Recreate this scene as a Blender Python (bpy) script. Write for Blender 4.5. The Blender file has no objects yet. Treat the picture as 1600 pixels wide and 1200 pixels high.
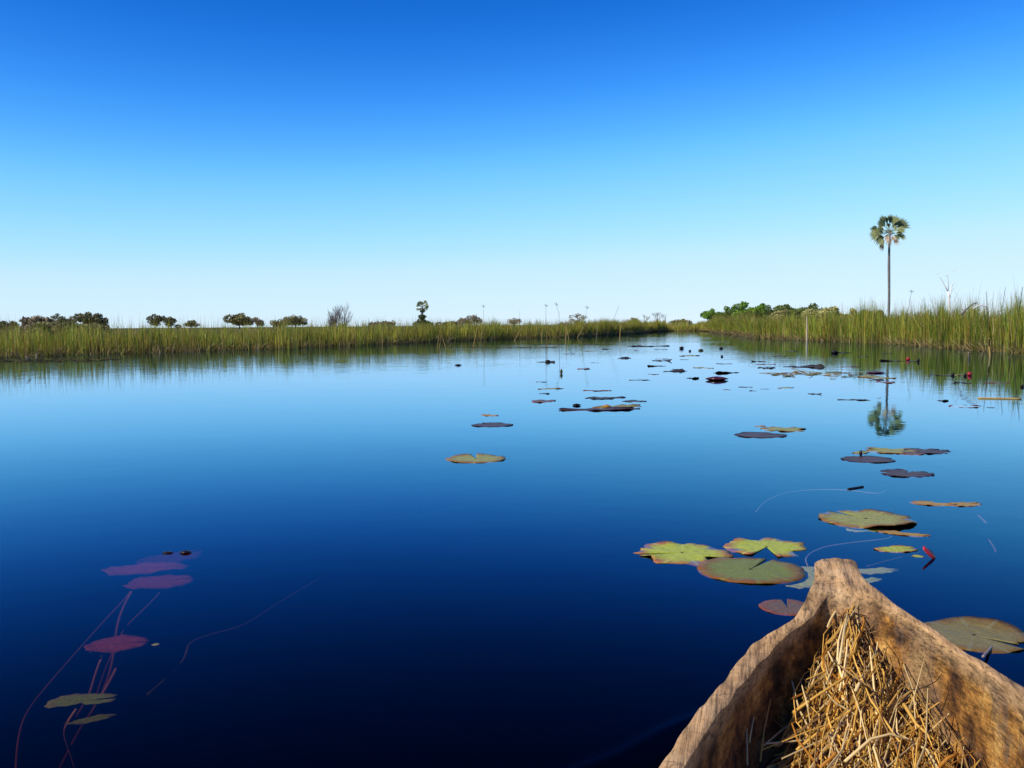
import bpy, math, random
import numpy as np
from mathutils import Vector, Matrix, noise

# ------------------------------------------------------------------ camera, sky, sun, exposure
sc = bpy.context.scene
COL = sc.collection
EYE, FOC = 0.90, 1504.0                      # eye height over the water (m), focal length in photo pixels
PITCH = math.atan(92 / FOC)                  # the horizon crosses the picture centre line 92 px above the middle
ROLL = math.atan(0.0075)                     # and runs slightly uphill to the right
cam = bpy.data.objects.new('camera', bpy.data.cameras.new('camera'))
COL.objects.link(cam); sc.camera = cam
cam.data.sensor_width = 36.0; cam.data.lens = 36.0 * FOC / 1600.0
_f = Vector((0, math.cos(PITCH), -math.sin(PITCH))); _u0 = Vector((0, math.sin(PITCH), math.cos(PITCH))); _r0 = Vector((1, 0, 0))
CAM_R = _r0 * math.cos(ROLL) - _u0 * math.sin(ROLL); CAM_U = _u0 * math.cos(ROLL) + _r0 * math.sin(ROLL); CAM_F = _f
cam.location = (0, 0, EYE)
cam.rotation_euler = Matrix((CAM_R, CAM_U, -CAM_F)).transposed().to_euler()
cam.data.clip_start = 0.05; cam.data.clip_end = 12000.0

SUN_AZ, SUN_EL = math.radians(243), math.radians(41)      # clockwise from the view direction
world = bpy.data.worlds.new('World'); sc.world = world; world.use_nodes = True
wn = world.node_tree; bg = wn.nodes['Background']
sky = wn.nodes.new('ShaderNodeTexSky'); sky.sky_type = 'NISHITA'; sky.sun_disc = False
sky.sun_elevation = SUN_EL; sky.sun_rotation = SUN_AZ
sky.altitude = 900; sky.air_density = 1.0; sky.dust_density = 0.0; sky.ozone_density = 6.0
s1 = wn.nodes.new('ShaderNodeVectorMath'); s1.operation = 'SCALE'; s1.inputs['Scale'].default_value = 0.1
cur = wn.nodes.new('ShaderNodeRGBCurve')
def set_curve(c, pts):
    while len(c.points) < len(pts): c.points.new(0.5, 0.5)
    for p, (x, y) in zip(c.points, pts): p.location = (x, y)
cur.mapping.use_clip = False
set_curve(cur.mapping.curves[0], [(0, 0), (.075, .004), (.10, .008), (.13, .035), (.16, .092), (.225, .26), (.32, .45), (.40, .58), (.63, .70), (1, .85)])
set_curve(cur.mapping.curves[1], [(0, 0), (.15, .075), (.194, .14), (.244, .255), (.291, .40), (.389, .66), (.564, .85), (.65, .88), (1, .97)])
set_curve(cur.mapping.curves[2], [(0, 0), (.32, .44), (.39, .63), (.457, .85), (.51, .99), (.60, 1.03), (1, 1.1)])
cur.mapping.update()
s2 = wn.nodes.new('ShaderNodeVectorMath'); s2.operation = 'SCALE'; s2.inputs['Scale'].default_value = 10.0
wn.links.new(sky.outputs[0], s1.inputs[0]); wn.links.new(s1.outputs[0], cur.inputs['Color'])
wn.links.new(cur.outputs[0], s2.inputs[0]); wn.links.new(s2.outputs[0], bg.inputs['Color'])
bg.inputs['Strength'].default_value = 0.1

sun = bpy.data.objects.new('sun', bpy.data.lights.new('sun', 'SUN')); COL.objects.link(sun)
sun.data.energy = 5.0; sun.data.angle = math.radians(0.5); sun.data.color = (1.0, 0.90, 0.76)
to_sun = Vector((math.sin(SUN_AZ) * math.cos(SUN_EL), math.cos(SUN_AZ) * math.cos(SUN_EL), math.sin(SUN_EL)))
sun.rotation_euler = to_sun.to_track_quat('Z', 'Y').to_euler()
sun.location = (-20, -6, 30)
sc.view_settings.view_transform = 'Standard'; sc.view_settings.look = 'None'
sc.view_settings.exposure = 0.0; sc.view_settings.gamma = 1.0
sc.cycles.max_bounces = 8; sc.cycles.transparent_max_bounces = 16
sc.cycles.caustics_reflective = False; sc.cycles.caustics_refractive = False

# ------------------------------------------------------------------ helpers
rng = np.random.default_rng(7); random.seed(7)

def ray(x, y):
    u = (x - 800) / FOC; v = -(y - 600) / FOC
    return np.array(CAM_F + CAM_R * u + CAM_U * v)
def hor(x): return 508 - 0.0075 * (x - 800)   # the horizon's height in the photograph
def at_z(x, y, z=0.0):                       # pixel -> point on the level z
    d = ray(x, y); return np.array([0, 0, EYE]) + d * ((z - EYE) / d[2])
def at_d(x, y, dist):                        # pixel -> point at a known forward distance
    d = ray(x, y); return np.array([0, 0, EYE]) + d * (dist / d[1])

def tag(o, label=None, cat=None, group=None, kind=None):
    if label: o['label'] = label
    if cat: o['category'] = cat
    if group: o['group'] = group
    if kind: o['kind'] = kind
    return o
def mesh_obj(name, verts, faces, mat=None, parent=None, smooth=False, cols=None):
    me = bpy.data.meshes.new(name)
    me.from_pydata([tuple(v) for v in verts], [], [tuple(f) for f in faces])
    if cols is not None:
        a = me.color_attributes.new('Col', 'FLOAT_COLOR', 'POINT')
        c = np.ones((len(verts), 4), np.float32); c[:, :3] = cols
        a.data.foreach_set('color', c.ravel())
    if smooth: me.polygons.foreach_set('use_smooth', [True] * len(me.polygons))
    me.update()
    o = bpy.data.objects.new(name, me); COL.objects.link(o)
    if mat: me.materials.append(mat)
    if parent: o.parent = parent
    return o
def quads_obj(name, V, Q, cols, mat, parent=None):      # numpy: V (n,3), Q (m,4), cols (n,3)
    me = bpy.data.meshes.new(name)
    me.vertices.add(len(V)); me.vertices.foreach_set('co', V.astype(np.float32).ravel())
    me.loops.add(Q.size); me.loops.foreach_set('vertex_index', Q.astype(np.int32).ravel())
    me.polygons.add(len(Q)); me.polygons.foreach_set('loop_start', np.arange(0, Q.size, 4, dtype=np.int32))
    me.update(calc_edges=True)
    a = me.color_attributes.new('Col', 'FLOAT_COLOR', 'POINT')
    c = np.ones((len(V), 4), np.float32); c[:, :3] = cols
    a.data.foreach_set('color', c.ravel())
    me.materials.append(mat)
    o = bpy.data.objects.new(name, me); COL.objects.link(o)
    if parent: o.parent = parent
    return o
def empty(name, loc=(0, 0, 0)):
    o = bpy.data.objects.new(name, None); COL.objects.link(o); o.location = tuple(loc); o.empty_display_size = 0.1
    return o
def tube(path, radii, sides=6):
    path = [Vector(p) for p in path]; V = []; F = []
    up = Vector((0.3, 0.2, 1)).normalized()
    for i, p in enumerate(path):
        t = (path[min(i + 1, len(path) - 1)] - path[max(i - 1, 0)])
        t = t.normalized() if t.length > 1e-9 else Vector((0, 0, 1))
        a = t.cross(up); a = a.normalized() if a.length > 1e-4 else Vector((1, 0, 0)); b = t.cross(a)
        r = radii[i] if hasattr(radii, '__len__') else radii
        for k in range(sides):
            an = 2 * math.pi * k / sides
            V.append(p + (a * math.cos(an) + b * math.sin(an)) * r)
    for i in range(len(path) - 1):
        for k in range(sides):
            k2 = (k + 1) % sides
            F.append((i * sides + k, i * sides + k2, (i + 1) * sides + k2, (i + 1) * sides + k))
    F.append(tuple(range(sides))[::-1]); F.append(tuple(range((len(path) - 1) * sides, len(path) * sides)))
    return V, F
def joined(parts):
    V = []; F = []
    for v, f in parts:
        b = len(V); V += list(v); F += [tuple(i + b for i in q) for q in f]
    return V, F
def lerp(a, b, t): return a + (b - a) * t
def sstep(a, b, x):
    t = np.clip((x - a) / (b - a), 0, 1); return t * t * (3 - 2 * t)

# ------------------------------------------------------------------ materials
def mat(name):
    m = bpy.data.materials.new(name); m.use_nodes = True
    n = m.node_tree.nodes; l = m.node_tree.links
    return m, n, l, n['Principled BSDF']
def nd(n, typ, **kw):
    o = n.new(typ)
    for k, v in kw.items():
        if k in o.inputs: o.inputs[k].default_value = v
        else: setattr(o, k, v)
    return o
def mixc(n, l, fac, a, b, blend='MIX'):
    m = n.new('ShaderNodeMix'); m.data_type = 'RGBA'; m.blend_type = blend
    for sock, v in ((m.inputs[0], fac), (m.inputs[6], a), (m.inputs[7], b)):
        if hasattr(v, 'is_linked'): l.new(v, sock)
        elif isinstance(v, (int, float)): sock.default_value = v
        else: sock.default_value = (*v, 1)
    return m.outputs[2]
def ramp(n, l, src, stops):
    r = n.new('ShaderNodeValToRGB'); e = r.color_ramp.elements
    while len(e) < len(stops): e.new(0.5)
    for x, (p, c) in zip(e, stops): x.position = p; x.color = (*c, 1) if hasattr(c, '__len__') else (c, c, c, 1)
    l.new(src, r.inputs[0]); return r.outputs[0]
def maprange(n, l, src, a, b, c=0, d=1):
    m = n.new('ShaderNodeMapRange'); l.new(src, m.inputs[0])
    for i, v in zip((1, 2, 3, 4), (a, b, c, d)): m.inputs[i].default_value = v
    return m.outputs[0]

def vcol_mat(name, rough=0.6, trans=0.0, noise_scale=0.0):
    m, n, l, p = mat(name)
    a = nd(n, 'ShaderNodeVertexColor', layer_name='Col')
    l.new(a.outputs[0], p.inputs['Base Color']); p.inputs['Roughness'].default_value = rough
    p.inputs['Specular IOR Level'].default_value = 0.25
    if trans:                                   # thin leaves let some light through
        t = n.new('ShaderNodeBsdfTranslucent'); l.new(a.outputs[0], t.inputs[0])
        mx = n.new('ShaderNodeMixShader'); mx.inputs[0].default_value = trans
        l.new(p.outputs[0], mx.inputs[1]); l.new(t.outputs[0], mx.inputs[2])
        l.new(mx.outputs[0], n['Material Output'].inputs[0])
    return m
def plain_mat(name, col, rough=0.6, var=0.25, scale=8.0, spec=0.3, bump=0.0):
    m, n, l, p = mat(name)
    tc = n.new('ShaderNodeTexCoord'); nz = nd(n, 'ShaderNodeTexNoise', Scale=scale, Detail=5.0)
    l.new(tc.outputs['Object'], nz.inputs['Vector'])
    c = ramp(n, l, nz.outputs[0], [(0.3, tuple(x * (1 - var) for x in col)), (0.7, tuple(min(1, x * (1 + var)) for x in col))])
    l.new(c, p.inputs['Base Color']); p.inputs['Roughness'].default_value = rough
    p.inputs['Specular IOR Level'].default_value = spec
    if bump:
        b = nd(n, 'ShaderNodeBump', Strength=bump, Distance=0.01); l.new(nz.outputs[0], b.inputs['Height']); l.new(b.outputs[0], p.inputs['Normal'])
    return m

M_reed = vcol_mat('reed_blades', 0.6, 0.38)
M_leaf = vcol_mat('tree_foliage', 0.6, 0.2)
M_straw = vcol_mat('dry_straw', 0.5, 0.1)
M_palmleaf = vcol_mat('palm_fronds', 0.45, 0.15)
M_bark = plain_mat('grey_brown_bark', (0.12, 0.095, 0.075), 0.85, 0.35, 3)
M_palmbark = plain_mat('palm_bark', (0.16, 0.15, 0.145), 0.8, 0.25, 2)
M_twig = plain_mat('bare_twig', (0.16, 0.13, 0.12), 0.85, 0.25, 3)
M_white = plain_mat('bleached_wood', (0.78, 0.74, 0.68), 0.8, 0.1, 4)
M_stem = plain_mat('lily_stem', (0.30, 0.16, 0.10), 0.5, 0.25, 9)
M_palestem = plain_mat('pale_stem', (0.24, 0.19, 0.18), 0.6, 0.2, 9)
M_bud = plain_mat('dark_bud', (0.014, 0.009, 0.009), 0.35, 0.4, 40)
M_maroon = plain_mat('maroon_leaf', (0.07, 0.012, 0.014), 0.3, 0.5, 14, 0.5)
M_red = plain_mat('red_petal', (0.40, 0.022, 0.035), 0.4, 0.35, 20)
M_algae = plain_mat('drowned_weed', (0.10, 0.09, 0.035), 0.8, 0.3, 20)

# water: clear dark water, mirror at low angles
M_water, n, l, p = mat('water_surface'); n.remove(p)
tc = n.new('ShaderNodeTexCoord')
n1 = nd(n, 'ShaderNodeTexNoise', Scale=2.2, Detail=3.0, Roughness=0.55); l.new(tc.outputs['Object'], n1.inputs['Vector'])
n2 = nd(n, 'ShaderNodeTexNoise', Scale=0.09, Detail=2.0); l.new(tc.outputs['Object'], n2.inputs['Vector'])
n3 = nd(n, 'ShaderNodeTexNoise', Scale=11.0, Detail=2.0); l.new(tc.outputs['Object'], n3.inputs['Vector'])
wx = n.new('ShaderNodeSeparateXYZ'); l.new(tc.outputs['Object'], wx.inputs[0])
brz = maprange(n, l, wx.outputs[0], 3.0, -9.0, 0.70, 1.0)         # a breath of wind ruffles the left side of the channel
bry = maprange(n, l, wx.outputs[1], 10.0, 24.0, 0.0, 1.0)
bm = n.new('ShaderNodeMath'); bm.operation = 'MULTIPLY'; l.new(brz, bm.inputs[0]); l.new(bry, bm.inputs[1])
bn = maprange(n, l, n2.outputs[0], 0.36, 0.62, 0.35, 1.0)
bq = n.new('ShaderNodeMath'); bq.operation = 'MULTIPLY_ADD'; l.new(bm.outputs[0], bq.inputs[0]); bq.inputs[1].default_value = 2.6; bq.inputs[2].default_value = 0.30
bw = n.new('ShaderNodeMath'); bw.operation = 'MULTIPLY'; l.new(bq.outputs[0], bw.inputs[0]); l.new(bn, bw.inputs[1])
bh = n.new('ShaderNodeMath'); bh.operation = 'MULTIPLY'; l.new(n1.outputs[0], bh.inputs[0]); l.new(bw.outputs[0], bh.inputs[1])
br = bn
b1 = nd(n, 'ShaderNodeBump', Distance=0.0034, Strength=1.0); l.new(bh.outputs[0], b1.inputs['Height'])
b2 = nd(n, 'ShaderNodeBump', Distance=0.00022); l.new(n3.outputs[0], b2.inputs['Height']); l.new(br, b2.inputs['Strength']); l.new(b1.outputs[0], b2.inputs['Normal'])
gb = n.new('ShaderNodeNewGeometry'); ior = maprange(n, l, gb.outputs['Backfacing'], 0, 1, 1.33, 1 / 1.33)   # a flat film: rays cross it unbent, the same both ways
fr = nd(n, 'ShaderNodeFresnel', IOR=1.33); l.new(ior, fr.inputs['IOR']); l.new(b2.outputs[0], fr.inputs['Normal'])
rc = n.new('ShaderNodeRGBCurve'); l.new(fr.outputs[0], rc.inputs['Color'])       # curves put a bluer, dimmer tint into the reflection at steep angles
set_curve(rc.mapping.curves[0], [(0, 0), (.05, .006), (.10, .012), (.20, .05), (.40, .20), (.62, .46), (1, .70)])
set_curve(rc.mapping.curves[1], [(0, 0), (.05, .009), (.10, .026), (.20, .105), (.40, .36), (.62, .66), (1, .84)])
set_curve(rc.mapping.curves[2], [(0, 0), (.05, .011), (.10, .034), (.20, .155), (.40, .50), (.62, .84), (1, 1)])
rc.mapping.update()
gl = nd(n, 'ShaderNodeBsdfGlossy', Roughness=0.0); l.new(rc.outputs[0], gl.inputs[0]); l.new(b2.outputs[0], gl.inputs['Normal'])
tr = n.new('ShaderNodeBsdfTransparent'); inv = n.new('ShaderNodeInvert'); l.new(rc.outputs[0], inv.inputs['Color'])
l.new(mixc(n, l, 1.0, inv.outputs[0], (0.80, 0.80, 0.82), 'MULTIPLY'), tr.inputs[0])
mx = n.new('ShaderNodeAddShader'); l.new(tr.outputs[0], mx.inputs[0]); l.new(gl.outputs[0], mx.inputs[1])
l.new(mx.outputs[0], n['Material Output'].inputs[0])
va = n.new('ShaderNodeVolumeAbsorption'); va.inputs['Color'].default_value = (0.62, 0.45, 0.40, 1); va.inputs['Density'].default_value = 4.2
l.new(va.outputs[0], n['Material Output'].inputs['Volume'])

M_bed = plain_mat('lake_bed_peat', (0.006, 0.006, 0.007), 1.0, 0.4, 1.5, 0.0)
M_ground = plain_mat('marsh_ground', (0.11, 0.105, 0.035), 0.95, 0.35, 0.3, 0.05)

def pad_mat(name, mid, edge, vein, rough=0.38, spots=(0.05, 0.03, 0.02), spot_amt=0.5):
    """lily leaf on the unit disc: paler centre, coloured rim, radial veins, brown blotches"""
    m, n, l, p = mat(name)
    tc = n.new('ShaderNodeTexCoord'); sx = n.new('ShaderNodeSeparateXYZ'); l.new(tc.outputs['Object'], sx.inputs[0])
    flat = n.new('ShaderNodeCombineXYZ'); l.new(sx.outputs[0], flat.inputs[0]); l.new(sx.outputs[1], flat.inputs[1])
    ln = n.new('ShaderNodeVectorMath'); ln.operation = 'LENGTH'; l.new(flat.outputs[0], ln.inputs[0])
    oi = n.new('ShaderNodeObjectInfo')
    off = n.new('ShaderNodeVectorMath'); off.operation = 'ADD'; l.new(flat.outputs[0], off.inputs[0])
    sc_ = n.new('ShaderNodeVectorMath'); sc_.operation = 'SCALE'; l.new(oi.outputs['Location'], sc_.inputs[0]); sc_.inputs['Scale'].default_value = 7.0
    l.new(sc_.outputs[0], off.inputs[1])
    nz = nd(n, 'ShaderNodeTexNoise', Scale=2.6, Detail=6.0, Roughness=0.65); l.new(off.outputs[0], nz.inputs['Vector'])
    nz2 = nd(n, 'ShaderNodeTexNoise', Scale=9.0, Detail=4.0, Roughness=0.6); l.new(off.outputs[0], nz2.inputs['Vector'])
    ad = n.new('ShaderNodeMath'); ad.operation = 'MULTIPLY_ADD'; l.new(nz.outputs[0], ad.inputs[0]); ad.inputs[1].default_value = 0.7
    l.new(ln.outputs['Value'], ad.inputs[2])
    ef = maprange(n, l, ad.outputs[0], 1.0, 1.32)
    c = mixc(n, l, ef, mid, edge)
    at = n.new('ShaderNodeMath'); at.operation = 'ARCTAN2'; l.new(sx.outputs[1], at.inputs[0]); l.new(sx.outputs[0], at.inputs[1])
    mu = n.new('ShaderNodeMath'); mu.operation = 'MULTIPLY'; l.new(at.outputs[0], mu.inputs[0]); mu.inputs[1].default_value = 9.0
    si = n.new('ShaderNodeMath'); si.operation = 'SINE'; l.new(mu.outputs[0], si.inputs[0])
    vf = maprange(n, l, si.outputs[0], 0.86, 1.0, 0, 0.55)
    c = mixc(n, l, vf, c, vein)
    sf = maprange(n, l, nz2.outputs[0], 0.57, 0.66, 0, spot_amt)
    c = mixc(n, l, sf, c, spots)
    l.new(c, p.inputs['Base Color']); p.inputs['Roughness'].default_value = rough
    p.inputs['Specular IOR Level'].default_value = 0.08
    b = nd(n, 'ShaderNodeBump', Strength=0.6, Distance=0.02); l.new(nz.outputs[0], b.inputs['Height']); l.new(b.outputs[0], p.inputs['Normal'])
    return m
PAD = {
    'lime':   pad_mat('pad_yellow_green', (0.36, 0.40, 0.035), (0.32, 0.125, 0.05), (0.50, 0.52, 0.10)),
    'olive':  pad_mat('pad_olive', (0.155, 0.175, 0.025), (0.19, 0.075, 0.022), (0.17, 0.20, 0.05), spot_amt=0.25),
    'tan':    pad_mat('pad_olive_brown', (0.27, 0.265, 0.055), (0.21, 0.095, 0.030), (0.33, 0.31, 0.08), spot_amt=0.6),
    'purple': pad_mat('pad_purple_brown', (0.070, 0.042, 0.045), (0.030, 0.016, 0.020), (0.09, 0.055, 0.05)),
    'red':    pad_mat('pad_dull_red', (0.13, 0.075, 0.050), (0.19, 0.050, 0.030), (0.19, 0.11, 0.08), spot_amt=0.2),
    'orange': pad_mat('pad_dying_orange', (0.36, 0.23, 0.055), (0.30, 0.12, 0.04), (0.45, 0.30, 0.08), spot_amt=0.4),
    'grey':   pad_mat('pad_brown_green', (0.18, 0.145, 0.050), (0.16, 0.085, 0.020), (0.19, 0.19, 0.11), spot_amt=0.2),
    'dark':   pad_mat('pad_far_dark', (0.055, 0.050, 0.035), (0.035, 0.022, 0.022), (0.07, 0.06, 0.04)),
    'sunkred': pad_mat('pad_drowned_red', (0.26, 0.060, 0.030), (0.15, 0.04, 0.02), (0.30, 0.08, 0.04), 0.9, spot_amt=0.4),
    'sunkpale': pad_mat('pad_drowned_pale', (0.40, 0.48, 0.07), (0.32, 0.34, 0.08), (0.45, 0.45, 0.3), 0.6, spot_amt=0.2),
    'sunkgreen': pad_mat('pad_drowned_green', (0.15, 0.19, 0.010), (0.15, 0.12, 0.03), (0.2, 0.2, 0.05), 0.6, spot_amt=0.2),
}

# ------------------------------------------------------------------ the water and the land round it
BOW = None
# canoe frame: bow at B, axis pointing back to the stern
AZ = math.radians(14.0)
ZB = 0.36
B = (at_z(1274, 870, ZB) + at_z(1336, 875, ZB)) / 2; B[2] = 0
AX = np.array([-math.sin(AZ), -math.cos(AZ), 0]); LN = np.array([AX[1], -AX[0], 0])   # LN points to the canoe's left

def axis_grid(lo, hi, fine, far):
    a = list(np.arange(lo, hi, fine)); s = fine; x = hi; up = []
    while x < far: up.append(x); s *= 1.22; x += s
    up.append(far); s = fine; x = lo - fine; dn = []
    while x > -far: dn.append(x); s *= 1.22; x -= s
    dn.append(-far)
    return np.array(dn[::-1] + a + up)
gx = axis_grid(-0.7, 1.1, 0.016, 3500.0); gy = axis_grid(0.9, 2.9, 0.016, 3500.0)
X, Y = np.meshgrid(gx, gy)
w1 = at_z(1085, 1120)[:2]; w2 = at_z(910, 1204)[:2]                       # crest of the small bow wave beside the hull
wd = (w2 - w1) / np.linalg.norm(w2 - w1); wnrm = np.array([wd[1], -wd[0]])
if wnrm @ (np.array([0.6, 1.2]) - w1) < 0: wnrm = -wnrm                       # towards the hull
al = (X - w1[0]) * wd[0] + (Y - w1[1]) * wd[1]; ac = (X - w1[0]) * wnrm[0] + (Y - w1[1]) * wnrm[1]
ac = ac + 0.006 * np.sin(al * 17) + 0.05 * al * al
crest = 0.0016 * np.where(ac < 0, np.exp(-(ac / 0.012) ** 2), np.exp(-(ac / 0.02) ** 2)) - 0.040 * np.exp(-((ac - 0.22) / 0.095) ** 2)
Z = crest * sstep(-0.30, 0.02, al) * (1 - sstep(0.5, 1.6, al))
nxg, nyg = len(gx), len(gy)
idx = np.arange(nxg * nyg).reshape(nyg, nxg)
Q = np.stack([idx[:-1, :-1], idx[:-1, 1:], idx[1:, 1:], idx[1:, :-1]], -1).reshape(-1, 4)
top_v = np.stack([X, Y, Z], -1).reshape(-1, 3); nt = len(top_v)                # the water is a closed body: sheet, sides and bottom
edge = np.concatenate([idx[0, :], idx[1:, -1], idx[-1, -2::-1], idx[-2:0:-1, 0]]); ne = len(edge)
low = top_v[edge].copy(); low[:, 2] = -1.9
cors = [int(np.where(edge == c)[0][0]) + nt for c in (idx[0, 0], idx[0, -1], idx[-1, -1], idx[-1, 0])]
sides = np.array([[edge[i], nt + i, nt + (i + 1) % ne, edge[(i + 1) % ne]] for i in range(ne)])
Q = np.concatenate([Q, sides, np.array([[cors[0], cors[3], cors[2], cors[1]]])])
water = quads_obj('water', np.concatenate([top_v, low]), Q, np.ones((nt + ne, 3)), M_water)
water.data.polygons.foreach_set('use_smooth', [i < (nxg - 1) * (nyg - 1) for i in range(len(water.data.polygons))])
tag(water, 'still dark blue channel water mirroring the sky', kind='structure')
bed = mesh_obj('lake_bed', [(-3500, -3500, -1.7), (3500, -3500, -1.7), (3500, 3500, -1.7), (-3500, 3500, -1.7)], [(0, 1, 2, 3)], M_bed)
tag(bed, 'dark peaty lake bed under the water', kind='structure')

def poly_world(px): return np.array([at_z(x, y)[:2] for x, y in px])
BANK_L = poly_world([(-420, 580), (-200, 570), (0, 559), (100, 555), (220, 552), (400, 546), (560, 540), (700, 533), (800, 529), (880, 527), (960, 523), (1010, 520)])
BANK_F = poly_world([(985, 520.5), (1040, 517.5), (1090, 517), (1140, 519)])
BANK_R = poly_world([(1112, 519.5), (1150, 523), (1180, 528), (1260, 532), (1390, 537), (1500, 546), (1600, 552.5), (1800, 566), (2050, 585)])
def bank_points(poly, m):
    seg = np.linalg.norm(np.diff(poly, axis=0), axis=1); cum = np.concatenate([[0], np.cumsum(seg)])
    s = rng.uniform(0, cum[-1], m)
    pts = np.stack([np.interp(s, cum, poly[:, 0]), np.interp(s, cum, poly[:, 1])], -1)
    return pts, cum[-1], s
def outward(pts): return pts / np.linalg.norm(pts, axis=1)[:, None]

# low marsh ground behind the reeds, out to the horizon
ring_in = []; ring_out = []
for p2 in np.concatenate([BANK_L, BANK_F[1:3], BANK_R[1:]]):
    r = np.linalg.norm(p2); ring_in.append(p2 * (r + 2.2) / r); ring_out.append(p2 / r * 4200)
a0 = math.atan2(ring_in[0][1], ring_in[0][0]); a1 = math.atan2(ring_in[-1][1], ring_in[-1][0])
V = [(*q, 0.06) for q in ring_in] + [(*(np.array(q) * 1.6), 0.22) for q in ring_in] + [(*q, 0.25) for q in ring_out]
k = len(ring_in); F = [(i, i + 1, k + i + 1, k + i) for i in range(k - 1)] + [(k + i, k + i + 1, 2 * k + i + 1, 2 * k + i) for i in range(k - 1)]
tag(mesh_obj('ground', V, F, M_ground), 'flat marsh ground behind the reeds', kind='structure')

# ------------------------------------------------------------------ reed beds
C_GREEN = np.array([0.25, 0.32, 0.034]); C_DEEP = np.array([0.095, 0.19, 0.020]); C_YEL = np.array([0.52, 0.46, 0.060])
C_STRAW = np.array([0.56, 0.43, 0.19]); C_RUST = np.array([0.34, 0.18, 0.045]); C_BROWN = np.array([0.10, 0.065, 0.032])
def ribbons(base, h, lean, width, ctop, cbot, bend=0.3, face=None):
    """upright tapering blades: base (n,3), h (n), lean (n,2) horizontal tip offset"""
    m = len(base); lv = np.array([0, 0.35, 0.7, 1.0]); wv = np.array([1.0, 0.9, 0.65, 0.12])
    ang = rng.uniform(0, math.pi, m) if face is None else face
    wdir = np.stack([np.cos(ang), np.sin(ang), np.zeros(m)], -1)
    V = np.zeros((m, 4, 2, 3)); C = np.zeros((m, 4, 2, 3))
    for i, (t, ww) in enumerate(zip(lv, wv)):
        q = base.copy(); q[:, 2] += h * t
        k = t ** (1 + bend * 3)
        q[:, 0] += lean[:, 0] * k; q[:, 1] += lean[:, 1] * k
        off = wdir * (width * ww * 0.5)[:, None]
        V[:, i, 0] = q - off; V[:, i, 1] = q + off
        C[:, i, :] = (cbot + (ctop - cbot) * min(1, t * 1.6))[:, None, :]
    ids = np.arange(m * 8).reshape(m, 4, 2)
    Q = np.stack([ids[:, :-1, 0], ids[:, :-1, 1], ids[:, 1:, 1], ids[:, 1:, 0]], -1).reshape(-1, 4)
    return V.reshape(-1, 3), Q, C.reshape(-1, 3)
def merge(parts):
    Vs, Qs, Cs, b = [], [], [], 0
    for v, q, c in parts: Vs.append(v); Qs.append(q + b); Cs.append(c); b += len(v)
    return np.concatenate(Vs), np.concatenate(Qs), np.concatenate(Cs)
def vnoise(pts, s, seed=0.0):
    return np.array([noise.noise((p[0] * s + seed, p[1] * s, seed)) for p in pts])
def silhouette(pts):                           # clumps and dips along the bank, the same through its depth
    px = pts[:, 0] / pts[:, 1] * FOC
    return np.array([0.98 + 0.22 * noise.noise((x * 0.016, 4.0, 0)) + 0.22 * noise.noise((x * 0.055, 9.0, 0)) + 0.14 * noise.noise((x * 0.16, 2.0, 0)) for x in px])
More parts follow.
